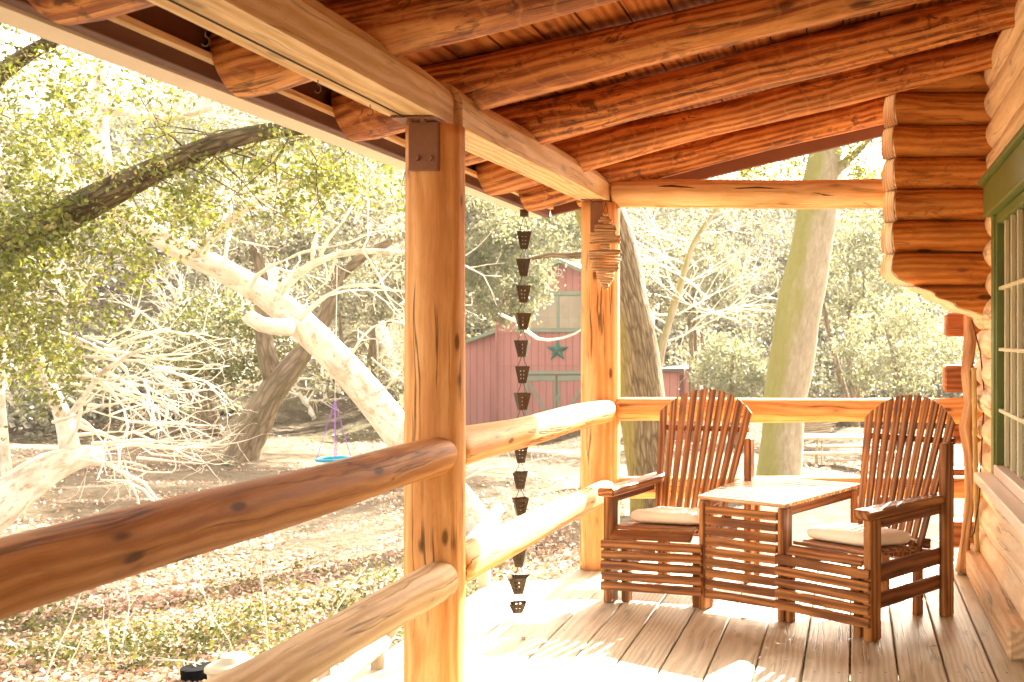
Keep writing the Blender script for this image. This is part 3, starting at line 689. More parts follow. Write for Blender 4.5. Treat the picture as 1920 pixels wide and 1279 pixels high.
# table
frT = frame2(B_+np.array([.0, .0]), C_-B_, (.3, 1)); WT = float(np.linalg.norm(C_-B_))
q4 = [PZ(1308, 929, .565), PZ(1470, 946, .565), PZ(1622, 906, .565), PZ(1408, 891, .565)]
ns = 12
for k in range(ns):
    s0, s1 = k/ns+.004, (k+1)/ns-.018
    c = [q4[0]*(1-s0)+q4[3]*s0, q4[1]*(1-s0)+q4[2]*s0, q4[1]*(1-s1)+q4[2]*s1, q4[0]*(1-s1)+q4[3]*s1]
    lo = [p-np.array([0, 0, .018]) for p in c]; hi = [p+np.array([0, 0, rs.uniform(0, .001)]) for p in c]
    V = []; G = []
    m_ = 7
    for (S0, dz) in ((lo, 0), (hi, -.003)):
        pass
    def rowpt(e, f, i): return e*(1-i/(m_-1))+f*i/(m_-1)
    for i in range(m_):
        a0, b0 = rowpt(c[0], c[1], i), rowpt(c[3], c[2], i); e_ = (b0-a0)/np.linalg.norm(b0-a0)
        Z = np.array([0, 0, 1.0])
        ring = [a0-Z*.018, a0-Z*.003, a0+e_*.003, b0-e_*.003, b0-Z*.003, b0-Z*.018]
        for q in ring: V.append(q); G.append((np.dot(q-a0, e_)+k*2.3, q[2]+k, i/(m_-1)*.55+k*5))
    q_ = [[i*6+j, (i+1)*6+j, (i+1)*6+(j+1) % 6, i*6+(j+1) % 6] for i in range(m_-1) for j in range(6)]
    q_ = [f[::-1] for f in q_]
    MB().add(V, q_, None, G, [list(range(6))[::-1], [(m_-1)*6+j for j in range(6)]]).build('table_slat', M['tabletop'], seat)
for (a, b) in ((q4[0], q4[3]), (q4[1], q4[2])):
    off = (q4[1]-q4[0])/np.linalg.norm(q4[1]-q4[0])*(.03 if a is q4[0] else -.03)
    MB().beam(a+(b-a)*.03+off-np.array([0, 0, .045]), a+(b-a)*.97+off-np.array([0, 0, .045]), .022, .048, .003).build('table_apron', M['chairshade'], seat)
for k in range(9):
    z0 = .062+k*.0525; fbox(MB(), frT, .022, WT-.016, .000, .018, z0, z0+.040, .003, 400+k).build('table_front_slat', M['chair'], seat)
for (fr, u0, u1, v0, v1) in ((frT, -.014, .020, -.004, .075), (frT, WT-.014, WT+.024, .006, .085)):
    fbox(MB(), fr, u0, u1, v0, v1, 0, .543, .005, 431+int(u0*99)).build('leg', M['chair'], seat)
for (p, s_) in ((q4[3], 1), (q4[2], -1)):
    MB().box((p[0]-.03-.05*s_*-1, p[1]-.10, 0), (p[0]+.01-.05*s_*-1, p[1]-.05, .543), .004, 77+s_).build('leg', M['chair'], seat)
# seat cushions
def cushion(fr, W, label, u0, u1, v0, v1, z, sd):
    n = 26; m_ = 12; V = []; G = []
    for j in range(m_+1):
        ph = -math.pi/2+math.pi*j/m_
        for i in range(n*2):
            th = i/(n*2)*2*math.pi; cx, sx = math.cos(th), math.sin(th)
            ex = .22; X = np.sign(cx)*abs(cx)**ex; Y = np.sign(sx)*abs(sx)**ex
            k = math.cos(ph)**.28 if math.cos(ph) > 1e-6 else 0
            kk = k*(1+.025*math.exp(-(ph/.22)**2))
            uu = (u0+u1)/2+(u1-u0)/2*X*kk; vv = (v0+v1)/2+(v1-v0)/2*Y*kk
            zz = z+.042+.036*np.sign(math.sin(ph))*abs(math.sin(ph))**.55+.004*math.sin(uu*31)*math.sin(vv*27+sd)*(ph > 0)
            zz -= (vv-v0)*.10
            V.append(fpt(fr, uu, vv, zz)); G.append((uu, vv, zz))
    w_ = n*2; q = [[j*w_+i, j*w_+(i+1) % w_, (j+1)*w_+(i+1) % w_, (j+1)*w_+i] for j in range(m_) for i in range(w_)]
    q = [f if fr is frR and False else f for f in q]
    r = thing('seat_cushion', label, 'cushion', (fr[0]+fr[1]*(u0+u1)/2+fr[2]*(v0+v1)/2+np.array([0, 0, z])), 'cream seat cushions on the double chair')
    MB().add(V, q, None, G).build('pad', M['cushion'], r, True)
    for k in range(2):
        s0 = fpt(fr, u0+.03, v1-.005, z-.02+.02); e = fpt(fr, u0-.01-.02*k, v1+.05+.02*k, z-.05)
        MB().tube([s0, (s0+e)/2+np.array([0, 0, .012]), e], .004, 6).build('tie_string', M['cushion'], r, True)
cushion(frL, WLt, 'cream seat cushion on the left chair beside the corner post', .085, .475, .105, .46, .388, 1)
cushion(frR, WRt, 'cream seat cushion with tie strings on the right chair nearest the cabin wall', .085, .475, .095, .46, .386, 2)

# ------------------------------------------------------------------ driftwood hanging on the far post
lc = np.array([(rs.uniform(-1.5, .6), rs.uniform(3.7, 6.2), .006) for _ in range(26)])
tag(MB().leaves(lc, .035, 5, .7, .9).build('blown_leaves', M['litter']), 'few dry leaves blown onto the deck boards', 'leaves', kind='stuff')
dr = thing('driftwood_hanging', 'diamond shaped hanging of stacked driftwood sticks on the farther post', 'ornament', P(1135, 545, 6.04))
rows = [(402, 5), (409, 9), (415, 12), (421, 15), (427, 19), (432, 21), (436, 21), (441, 19), (445, 28), (450, 28), (455, 28), (461, 9), (466, 10), (472, 29), (477, 29), (482, 30), (487, 29), (492, 28), (497, 27), (502, 25), (506, 23), (511, 17), (516, 17), (521, 15), (526, 13), (531, 10), (536, 7), (541, 4)]
for i, (y, hw) in enumerate(rows):
    hw *= rs.uniform(.9, 1.06); a = P(1135-hw, y+rs.uniform(-1.8, 1.8), 6.035); b = P(1135+hw, y+rs.uniform(-1.8, 1.8), 6.035+rs.uniform(-.01, .01))
    MB().tube(lerp_path(a, b, 7), rs.uniform(.0065, .0095), 8, .25, 300+i).build('stick', M['drift'], dr, True)
for dx in (-4, 5): MB().tube([P(1136, 378, 6.045), P(1135+dx, 400, 6.05), P(1135+dx, 540, 6.05)], .0015, 5).build('string', M['wire'], dr)

# ------------------------------------------------------------------ rain chain
rd = 6.52; top = P(983, 383, rd)
rc = thing('rain_chain', 'rain chain of perforated bronze cups hanging from the gutter beyond the rails', 'rain chain', P(972, 1150, rd))
MB().tube([P(983, 393, rd), P(983, 406, rd)], .027, 18).build('outlet', M['rust'], rc, True)
def cup(cx, cy, cz, wt, wb, h_, rot):
    mb = MB(); cr, sr = math.cos(rot), math.sin(rot)
    nc, nr = 7, 9; hol = {(c, r) for c in (2, 4) for r in (2, 4, 6)}
    def pt(x, y, z): return (cx+x*cr-y*sr, cy+x*sr+y*cr, z)
    for k in range(4):
        V = []
        for off in (0, .0025):
            for r in range(nr+1):
                t = r/nr; w_ = (wt*(1-t)+wb*t)/2-off
                for c in range(nc+1):
                    s_ = -w_+2*w_*c/nc; x, y = [(s_, -w_), (w_, s_), (-s_, w_), (-w_, -s_)][k]
                    V.append(pt(x, y, cz-h_*t))
        q = []; n1 = (nc+1)*(nr+1)
        for r in range(nr):
            for c in range(nc):
                if (c, r) in hol: continue
                a = r*(nc+1)+c; q.append([a, a+nc+1, a+nc+2, a+1]); q.append([n1+a, n1+a+1, n1+a+nc+2, n1+a+nc+1])
        mb.add(V, q)
    return mb
ycup = [435, 486, 536, 587, 638, 687, 737, 787, 836, 885, 934, 983, 1031, 1081, 1130]
for i, y in enumerate(ycup):
    px = 983-11*i/14+rs.uniform(-1, 1); p = P(px, y, rd)
    wt = .088 if i < 13 else (.115 if i == 13 else .10); h_ = .105 if i < 14 else .06
    o = cup(p[0], p[1], p[2], wt, .046 if i < 13 else .055, h_, .28+rs.uniform(-.3, .3)).build('cup', M['rust'], rc)
    up = P(px, (ycup[i-1]+(32 if i else 0)) if i else 397, rd) if i else P(983, 397, rd)
    if i == 0: up = P(983, 408, rd)
    for sx in (-1, 1):
        a = p+np.array([sx*.030, 0, -.012]); MB().tube([a, a+np.array([-sx*.004, 0, .02]), up*.45+a*.55+np.array([0, 0, .008]), up+np.array([sx*.007, 0, 0]), up+np.array([0, 0, .008])], .0022, 6).build('link', M['rust'], o, True)

# ------------------------------------------------------------------ barn
BDp = 42.0
def bp(px, py, d=BDp): return P(px, py, d)
barn = thing('red_barn', 'haze paled red barn with pale green trim and double doors beyond the yard', 'barn', bp(1048, 806))
zb = float(bp(0, 812)[2])-.3
def wallpoly(pxs, d, dep, name, mat, parent=barn):
    pts = [bp(x, y, d) for x, y in pxs]; return MB().prism(pts, (0, dep, 0)).build(name, mat, parent)
y_ = bp(0, 830)[2]
def yz(z, d=BDp): return PY0+(H-z)*F/d
yb = yz(zb)
wallpoly([(930, yb), (1166, yb), (1166, 541), (1048, 492), (930, 541)], BDp, 7, 'wall', M['barnred'])
wallpoly([(868, yb), (929, yb), (929, 621), (868, 642)], BDp+.4, 5, 'side_wing', M['barnred'])
wallpoly([(1167, yb), (1176, yb), (1176, 640), (1167, 637)], BDp+.5, 5, 'side_wing', M['barnred'])
rf = MB()
for (x0, y0_, x1, y1_) in ((1048, 485, 920, 540), (1048, 485, 1176, 540)):
    a = bp(x0, y0_, BDp-.5); b = bp(x1, y1_, BDp-.5); rf.prism([a, b, b+np.array([0, 0, -.16]), a+np.array([0, 0, -.16])], (0, 8, 0))
rf.build('roof', M['trim'], barn)
rf = MB(); a = bp(862, 641, BDp+.1); b = bp(932, 616, BDp+.1); rf.prism([a, b, b+np.array([0, 0, -.14]), a+np.array([0, 0, -.14])], (0, 5.5, 0)); rf.build('wing_roof', M['trim'], barn)
def bbox(x0, x1, y0_, y1_, d0, d1): # px box
    a = bp(x0, y1_, d0); b = bp(x1, y0_, d0); return MB().box((a[0], d0, a[2]), (b[0], d1, b[2]), .01)
def addb(mb, x0, x1, y0_, y1_, d0, d1): a = bp(x0, y1_, d0); b = bp(x1, y0_, d0); mb.box((a[0], d0, a[2]), (b[0], d1, b[2]), .01)
mb = MB(); addb(mb, 968, 1128, 546, 554, BDp-.10, BDp-.001); addb(mb, 968, 1128, 616, 623, BDp-.10, BDp-.001)
for x in (968, 1043, 1122): addb(mb, x, x+5, 554.2, 615.8, BDp-.09, BDp-.001)
wf = mb.build('window', M['trim'], barn)
bg_ = NT('barn_window_glass'); bg_.bsdf(bg_.mix(bg_.noise(bg_.pos(), .8, 4), (.20, .15, .09), (.55, .44, .30)), .15, None, spec=.6)  # tan reflection painted into the pane colour
bbox(973.2, 1121.8, 554.2, 615.8, BDp-.05, BDp-.002).build('pane', bg_.m, wf)
mb = MB(); 
for x in (990, 1010, 1027, 1065, 1084, 1104): addb(mb, x, x+.9, 554.5, 615.5, BDp-.056, BDp-.051)
for y in (575, 595): addb(mb, 973.5, 1121.5, y, y+.9, BDp-.060, BDp-.0565)
mb.build('muntins', M['trim'], wf)
mb = MB(); addb(mb, 930, 1166, 684, 686, BDp-.04, BDp-.001); addb(mb, 930, 1166, 624.5, 626, BDp-.04, BDp-.001); mb.build('belt_board', M['barnred'], barn)
mb = MB(); addb(mb, 928, 931, 600, 790, BDp-.12, BDp-.03); mb.build('downspout', M['barnred'], barn)
for (x0, x1, sgn) in ((986, 1042, 1), (1046, 1102, -1)):
    dd = bbox(x0, x1, 703, yb-6, BDp-.06, BDp-.001); do = dd.build('door', M['barnred'], barn)
    mb = MB(); addb(mb, x0, x1, 704, 714, BDp-.10, BDp-.0605); addb(mb, x0, x0+4, 714.2, yb-6, BDp-.10, BDp-.0605); addb(mb, x1-4, x1, 714.2, yb-6, BDp-.10, BDp-.0605)
    a = bp(x0+6 if sgn > 0 else x1-6, 718, BDp-.09); b = bp(x1-8 if sgn > 0 else x0+8, 790, BDp-.09)
    mb.beam(a, b, .03, .11, .005, up=(0, 0, 1)); mb.build('door_frame', M['trim'], do)
mb = MB(); addb(mb, 980, 1108, 696, 702, BDp-.14, BDp-.001); mb.build('door_track', M['trim'], barn)
mb = MB(); addb(mb, 1040, 1048, 744, 749, BDp-.15, BDp-.101); addb(mb, 1042.5, 1045.5, 740, 754, BDp-.13, BDp-.1015); mb.build('door_latch', M['trim'], barn)
# star
c = bp(1045, 657, BDp-.05); V = [c+np.array([0, -.16, 0])]; RO, RI = .48, .19
for k in range(10):
    a = math.pi/2+k*math.pi/5; r_ = RO if k % 2 == 0 else RI; V.append(c+np.array([r_*math.cos(a), 0, r_*math.sin(a)]))
T = [[0, 1+(k+1) % 10, 1+k] for k in range(10)]; V2 = V+[v+np.array([0, .03, 0]) for v in V[1:]]
q = [[1+k, 1+(k+1) % 10, 11+(k+1) % 10, 11+k] for k in range(10)]
tag(MB().add(V2, q, T, None, [[11+k for k in range(10)]]).build('star_ornament', M['stargreen']), 'green five pointed star on the barn front above the doors', 'star')
c = bp(1047, 511, BDp-.35); ring = MB(); ring.tube([c+np.array([.14*math.cos(a), 0, .14*math.sin(a)]) for a in np.linspace(0, 2*math.pi, 25)], .018, 6)
ring.tube([c+np.array([0, 0, .52]), c+np.array([0, 0, -.14])], .012, 6)
for s_ in (-1, 1): ring.tube([c, c+np.array([s_*.10, 0, -.10])], .012, 6)
tag(ring.build('round_ornament', M['white'], None, True), 'small pale ring ornament hanging under the barn gable', 'ornament')
# shed at the right
sh = thing('red_shed', 'small red shed with dark roof behind the furrowed trunk', 'shed', P(1270, 800, 38))
a = P(1236, 812, 38); b = P(1300, 697, 38); MB().box((a[0], 38, a[2]-.3), (b[0], 41, b[2]), .01).build('wall', M['barnred'], sh)
a = P(1230, 698, 37.7); b = P(1312, 691, 37.7); MB().box((a[0], 37.7, a[2]), (b[0], 41.3, b[2]), .01).build('roof', M['roofout'], sh)
a = P(1274, 812, 37.95); b = P(1282, 703, 37.95); MB().box((a[0], 37.93, a[2]), (b[0], 37.998, b[2]), .005).build('door_post', M['fascia'], sh)

# ------------------------------------------------------------------ trees
def resample(pts, ws, step=.25):
    p = np.array(pts); w_ = np.array(ws, float); L = np.concatenate([[0], np.cumsum(np.linalg.norm(np.diff(p, axis=0), axis=1))])
    n = max(6, int(L[-1]/step)); s_ = np.linspace(0, L[-1], n)
    # smooth (Catmull-like) by interpolating then averaging
    q = np.stack([np.interp(s_, L, p[:, k]) for k in range(3)], 1); r_ = np.interp(s_, L, w_)
    for _ in range(3): q[1:-1] = (q[:-2]+2*q[1:-1]+q[2:])/4; r_[1:-1] = (r_[:-2]+2*r_[1:-1]+r_[2:])/4
    return q, r_
def limb(spec, step=.25):      # (px, py, width_px, d)
    pts = [P(a, b, d) for a, b, w_, d in spec]; rad = [w_*d/F/2 for a, b, w_, d in spec]
    return resample(pts, rad, step)
def twigs(mb, p0, d0, L, r0, rs_, lvl, curl=.35, grav=0.0, kn=.15, seg=5, spread=.7, count=None, tips=None):
    n = max(4, int(L/.18)); p = [np.array(p0)]; d = np.array(d0, float); d /= np.linalg.norm(d)
    kids = []
    for i in range(n):
        d = d+rs_.normal(size=3)*curl*.45+np.array([0, 0, grav]); d /= np.linalg.norm(d); p.append(p[-1]+d*L/n)
        if lvl > 0 and i > 0: kids.append((p[-1].copy(), d.copy(), i/n))
    r_ = np.linspace(r0, r0*.28, n+1); r_ *= 1+kn*rs_.normal(size=n+1); r_ = np.maximum(r_, r0*.15)
    mb.tube(p, r_, seg, caps=False)
    if tips is not None: tips.append(p[-1]); tips.append(p[len(p)//2])
    k = count if count else max(2, int(len(kids)*.8))
    for (q, dd, t) in (kids if len(kids) <= k else [kids[i] for i in sorted(rs_.choice(len(kids), k, replace=False))]):
        nd = dd+rs_.normal(size=3)*spread; nd /= np.linalg.norm(nd)
        twigs(mb, q, nd, L*rs_.uniform(.35, .6)*(1.1-.5*t), r0*.5*(1.05-.5*t), rs_, lvl-1, curl, grav, kn, max(4, seg-1), spread, None, tips)
def cloud(rs_, centers, n, rad, ncl=None):
    c = np.array(centers); i = rs_.randint(0, len(c), n); return c[i]+rs_.normal(size=(n, 3))*rad*.5
def clusters(rs_, c, ext, ncl, nl, cr):
    """leaf centres: clumps spread in an ellipsoid, denser to the outside"""
    u = rs_.normal(size=(ncl, 3)); u /= np.linalg.norm(u, axis=1)[:, None]; rr = rs_.uniform(.35, 1.0, ncl)**.6
    cc = np.array(c)+u*rr[:, None]*np.array(ext)
    return (cc[:, None, :]+rs_.normal(size=(ncl, nl, 3))*cr*np.array([1, 1, .7])).reshape(-1, 3)

# 1 leaning white sycamore
rsn = np.random.RandomState(5)
t1 = thing('sycamore_tree', 'white barked sycamore leaning diagonally to the upper left behind the rails', 'tree', P(905, 1010, 12.3))
p, r_ = limb([(a, b, c*(.64 if b > 300 else .8), d) for a, b, c, d in [(925, 1045, 120, 12.4), (885, 975, 100, 12.3), (765, 835, 96, 12.1), (690, 735, 92, 12.0), (600, 640, 86, 11.8), (520, 563, 78, 11.6), (440, 515, 68, 11.4), (350, 475, 62, 11.2), (280, 440, 56, 11.1), (225, 395, 50, 11.0), (190, 330, 44, 11), (178, 260, 38, 11), (195, 160, 30, 11), (185, 60, 24, 11.2), (150, -60, 16, 11.4)]])
MB().tube(p, r_, 26, .05, 2).build('trunk', M['syc'], t1, True)
for k, sp in enumerate(([(545, 615, 34, 11.5), (500, 612, 30, 11.3), (470, 608, 28, 11.2), (463, 588, 26, 11.2)], [(515, 560, 18, 11.6), (545, 520, 17, 11.5), (585, 492, 15, 11.4), (640, 472, 12, 11.3), (700, 470, 10, 11.2), (790, 476, 7, 11.2)],
    [(365, 480, 22, 11.2), (400, 440, 19, 11.0), (450, 398, 16, 10.8), (500, 362, 12, 10.6), (560, 330, 8, 10.5)],
    [(240, 400, 30, 11), (150, 380, 26, 11.2), (100, 350, 20, 11.5), (60, 290, 14, 11.8)], [(180, 230, 22, 11), (120, 190, 18, 11.2), (80, 120, 12, 11.4)], [(190, 200, 20, 11), (250, 215, 16, 11), (330, 228, 13, 10.9), (400, 200, 10, 10.8)])):
    p, r_ = limb(sp, .15); MB().tube(p, r_, 12, .08, k).build('limb', M['syc'], t1, True)
    if k:
        mb = MB()
        for j in range(4, len(p), 2):
            d = (p[j]-p[j-1])/np.linalg.norm(p[j]-p[j-1])+rsn.normal(size=3)*.8; twigs(mb, p[j], d, rsn.uniform(.6, 1.3), max(.014, r_[j]*.4), rsn, 2, .5, .02, .3)
        mb.build('twigs', M['twig'], t1, True)
mb = MB()
for (a, b, d, dx, dz, L, rr0) in ((420, 505, 11.2, .3, 1, 1.6, .02), (470, 540, 11.3, .5, .9, 1.5, .02), (640, 690, 11.8, .8, .5, 1.2, .016), (560, 600, 11.4, .9, .8, 1.7, .022), (700, 740, 11.9, 1, .7, 1.0, .016), (380, 480, 11, .6, .5, 1.3, .02), (600, 480, 11.2, .4, .9, 1.2, .018), (680, 470, 11.2, .5, -.5, .9, .014), (660, 700, 11.7, -.2, .6, .5, .012), (820, 880, 12, .8, .8, 1.0, .016), (845, 905, 12, 1.0, .5, 1.1, .014)):
    twigs(mb, P(a, b, d), (dx, rsn.uniform(-.3, .3), dz), L, rr0*1.25, rsn, 3, .5, .0, .3)
mb.build('twigs', M['twig'], t1, True)

# 2 fallen pale trunk with bleached twigs at the left
t2 = thing('fallen_tree', 'bleached fallen tree with a tangle of white twigs at the left edge', 'tree', P(60, 930, 9.2))
p, r_ = limb([(-70, 1010, 90, 8.8), (0, 950, 78, 8.9), (50, 900, 66, 9.1), (110, 862, 52, 9.3), (165, 848, 36, 9.5), (190, 850, 26, 9.6)], .12); MB().tube(p, r_, 18, .10, 4).build('trunk', M['syc'], t2, True)
for k, sp in enumerate(([(132, 850, 34, 9.4), (128, 810, 30, 9.4), (112, 760, 26, 9.5), (88, 712, 22, 9.6), (60, 650, 18, 9.8), (45, 560, 14, 10), (60, 470, 11, 10.2)], [(14, 900, 20, 9.2), (2, 800, 18, 9.2), (-4, 700, 16, 9.3), (10, 600, 12, 9.4), (28, 520, 9, 9.5)],
    [(130, 780, 12, 9.4), (160, 745, 12, 9.3), (180, 705, 10, 9.2), (225, 672, 8, 9.1), (280, 650, 6, 9)])):
    p, r_ = limb(sp, .12); MB().tube(p, r_, 12, .08, k+9).build('limb', M['syc'], t2, True)
mb = MB()
for i in range(30):
    a = rsn.uniform(90, 200); b = rsn.uniform(620, 900); twigs(mb, P(a, b, rsn.uniform(9, 9.8)), (rsn.uniform(.6, 1.2), rsn.uniform(-.3, .3), rsn.uniform(-.35, .35)), rsn.uniform(.7, 1.35), rsn.uniform(.013, .021), rsn, 3, .5, -.01, .35)
for i in range(16):
    a = rsn.uniform(210, 330); b = rsn.uniform(640, 860); twigs(mb, P(a, b, rsn.uniform(8.8, 9.6)), (rsn.uniform(.5, 1.2), rsn.uniform(-.3, .3), rsn.uniform(-.5, .3)), rsn.uniform(.4, .9), rsn.uniform(.010, .014), rsn, 3, .5, -.02, .35)
mb.build('twigs', M['twig'], t2, True)

# 3 oak limb reaching across the upper left, with leaves
t3 = thing('oak_tree', 'leafy live oak whose dark mossy limb crosses the upper left', 'tree', P(-700, 1110, 9))
mb = MB(); base = P(-700, 1110, 9); base[2] = gz(base[0], base[1])-.1
p, r_ = resample([base, P(-600, 800, 9), P(-380, 640, 9)], [.42, .34, .26]); mb.tube(p, r_, 20, .06, 1).build('trunk', M['oakbark'], t3, True)
limbs = [[(-390, 650, 110, 9), (-150, 545, 90, 9), (0, 465, 74, 9), (110, 408, 60, 9), (225, 350, 50, 9), (330, 298, 42, 9), (420, 262, 36, 8.9), (520, 242, 32, 8.8), (600, 236, 28, 8.7), (700, 215, 22, 8.6), (800, 190, 14, 8.5)],
         [(-380, 640, 70, 9), (-200, 330, 50, 9.2), (-60, 190, 36, 9.4), (40, 105, 28, 9.5), (110, 66, 24, 9.6), (220, 30, 18, 9.7)]]
tips = []
for k, sp in enumerate(limbs):
    p, r_ = limb(sp, .15); MB().tube(p, r_, 20, .10, k+21).build('limb', M['oakbark'], t3, True)
    mb = MB()
    for j in range(2, len(p), 1):
        for q in range(2 if k == 0 else 1):
            twigs(mb, p[j], rsn.normal(size=3)*np.array([1, .8, .8])+np.array([0, 0, -.1]), rsn.uniform(.4, 1.0), .010, rsn, 1, .5, -.03, tips=tips)
    mb.build('twigs', M['oakbark'], t3, True)
tips = np.array(tips)
extra = [((40, 160), 160), ((30, 290), 120), ((60, 420), 200), ((160, 450), 160), ((30, 600), 220), ((60, 690), 140), ((10, 520), 150), ((240, 430), 120), ((300, 420), 90), ((20, 640), 160), ((100, 540), 120), ((330, 380), 90), ((560, 330), 110), ((590, 300), 90), ((640, 290), 60), ((690, 300), 60), ((580, 380), 60), ((10, 340), 120), ((130, 300), 60), ((150, 120), 90), ((220, 90), 90), ((60, 60), 90)]
cc = []
for (a, b), n in extra:
    c0 = P(a, b, 9+rsn.uniform(-.6, .6))
    for k in range(int(n/12)): cc.append(c0+rsn.normal(size=3)*np.array([.24, .4, .22]))
cc = np.array(cc)
lc = np.vstack([tips[rsn.randint(0, len(tips), 6500)]+rsn.normal(size=(6500, 3))*.08, (cc[:, None, :]+rsn.normal(size=(len(cc), 75, 3))*.085).reshape(-1, 3)])
MB().leaves(lc, .050, 3, .6).build('crown', M['leafnear'], t3)

# 4 leaning grey trunk on the slope
t4 = thing('leaning_tree', 'grey oak trunk leaning right beyond the yard, forked under the white sycamore', 'tree', P(455, 870, 24.5))
p, r_ = limb([(445, 885, 74, 24.5), (455, 850, 58, 24.5), (480, 785, 50, 24.5), (512, 725, 54, 24.5), (545, 690, 40, 24.5), (580, 650, 32, 24.6), (615, 590, 26, 24.8), (640, 500, 22, 25)], .3); MB().tube(p, r_, 20, .09, 6).build('trunk', M['trunk3'], t4, True)
for k, sp in enumerate(([(515, 715, 36, 24.5), (498, 660, 32, 24.4), (488, 610, 26, 24.3), (500, 540, 20, 24.2), (470, 440, 16, 24.2)], [(635, 520, 20, 25), (690, 470, 16, 25.5), (760, 440, 12, 26)])):
    p, r_ = limb(sp, .3); MB().tube(p, r_, 14, .08, k+30).build('limb', M['trunk3'], t4, True)
lc = np.vstack([clusters(rsn, P(610, 420, 25), (2.8, 1.8, 1.2), 80, 40, .16), clusters(rsn, P(470, 420, 24.5), (1.8, 1.6, 1.0), 45, 40, .16), clusters(rsn, P(700, 560, 26), (1.2, 1.2, .6), 20, 40, .16)])
MB().leaves(lc, .12, 7).build('crown', M['scrub'], t4)

# 5 furrowed trunk right behind the far post
t5 = thing('furrowed_tree', 'thick furrowed brown trunk leaning left behind the farther post', 'tree', P(1222, 960, 14.8))
p, r_ = limb([(1232, 990, 100, 14.8), (1224, 930, 80, 14.8), (1215, 860, 78, 14.8), (1210, 790, 82, 14.8), (1204, 740, 86, 14.8), (1184, 620, 88, 14.8), (1160, 510, 90, 14.8), (1130, 410, 92, 14.8), (1098, 330, 80, 14.8), (1060, 240, 66, 14.8), (1020, 130, 50, 14.8)], .2); MB().tube(p, r_, 30, .05, 9).build('trunk', M['trunk1'], t5, True)
for k, sp in enumerate(([(1105, 350, 36, 14.8), (1080, 300, 30, 14.6), (1000, 200, 20, 14.4)], [(1110, 480, 14, 14.7), (1050, 480, 12, 14.6), (1020, 470, 9, 14.5), (980, 490, 6, 14.4)])):
    p, r_ = limb(sp, .2); MB().tube(p, r_, 12, .08, k+40).build('limb', M['trunk1'], t5, True)
lc = np.vstack([clusters(rsn, P(985, 400, 15), (.75, 1.0, .45), 26, 40, .10), clusters(rsn, P(940, 360, 15.5), (.6, .8, .5), 20, 40, .10)]); MB().leaves(lc, .055, 9).build('crown', M['dusty'], t5)

# 6 pale mossy trunk
t6 = thing('pale_tree', 'pale tree trunk with yellow green moss on its left side, behind the table', 'tree', P(1462, 905, 19.4))
p, r_ = limb([(1460, 925, 96, 19.4), (1462, 880, 82, 19.4), (1466, 800, 78, 19.4), (1480, 700, 84, 19.4), (1496, 600, 84, 19.4), (1514, 500, 80, 19.4), (1530, 400, 74, 19.4), (1545, 310, 66, 19.4), (1558, 240, 58, 19.4), (1580, 120, 44, 19.4), (1590, -50, 30, 19.4)], .3); MB().tube(p, r_, 30, .05, 10).build('trunk', M['trunk2'], t6, True)
p, r_ = limb([(1556, 330, 22, 19.4), (1590, 300, 15, 19.3), (1625, 270, 11, 19.2), (1680, 200, 8, 19.2)], .2); MB().tube(p, r_, 10, .08, 3).build('limb', M['trunk2'], t6, True)
mb = MB()
for i in range(12): twigs(mb, P(rsn.uniform(1560, 1640), rsn.uniform(250, 320), 19.3), (rsn.uniform(-1, 1), 0, -.3), .9, .012, rsn, 1, .4, -.05)
mb.build('twigs', M['twig'], t6, True)
lc = np.vstack([clusters(rsn, P(1640, 290, 19), (.6, .6, .55), 26, 40, .12), clusters(rsn, P(1440, 310, 19.5), (.9, .8, .3), 22, 40, .12)]); hi = np.vstack([clusters(rsn, (-1.5, 22, 11), (3.0, 2.6, 1.6), 90, 30, .3), clusters(rsn, (-4.0, 26, 12), (2.5, 2.0, 1.5), 70, 30, .3)])  # hi: unseen leaves high overhead, added to dapple the ground and deck
MB().leaves(np.vstack([lc, hi]), np.concatenate([np.full(len(lc), .085), np.full(len(hi), .17)]), 10).build('crown', M['leafnear'], t6)

# 7 bare sapling with pale branches
t7 = thing('bare_tree', 'slim bare tree with pale crooked branches right of the furrowed trunk', 'tree', P(1235, 760, 21))
mb = MB(); p, r_ = limb([(1222, 900, 16, 21), (1232, 690, 15, 21), (1252, 610, 14, 21), (1278, 530, 12, 21), (1296, 460, 10, 21), (1330, 410, 8, 21), (1380, 350, 6, 21)], .2); mb.tube(p, r_, 10, .08, 4); mb.build('trunk', M['trunk2'], t7, True)
mb = MB()
for j in range(14, len(p)):
    for q in range(1): twigs(mb, p[j], (rsn.choice([-1, 1])*rsn.uniform(.4, 1.2), rsn.uniform(-.3, .3), rsn.uniform(.0, .8)), rsn.uniform(.9, 2.3), .022, rsn, 2, .35, .02)
for (a, b, dx) in ((1270, 590, 1), (1252, 640, 1.2), (1300, 600, 1.3), (1330, 560, -.6), (1380, 600, -1)): twigs(mb, P(a, b, 21), (dx, 0, .35), 2.0, .022, rsn, 3, .3, .0)
mb.build('twigs', M['twig'], t7, True)

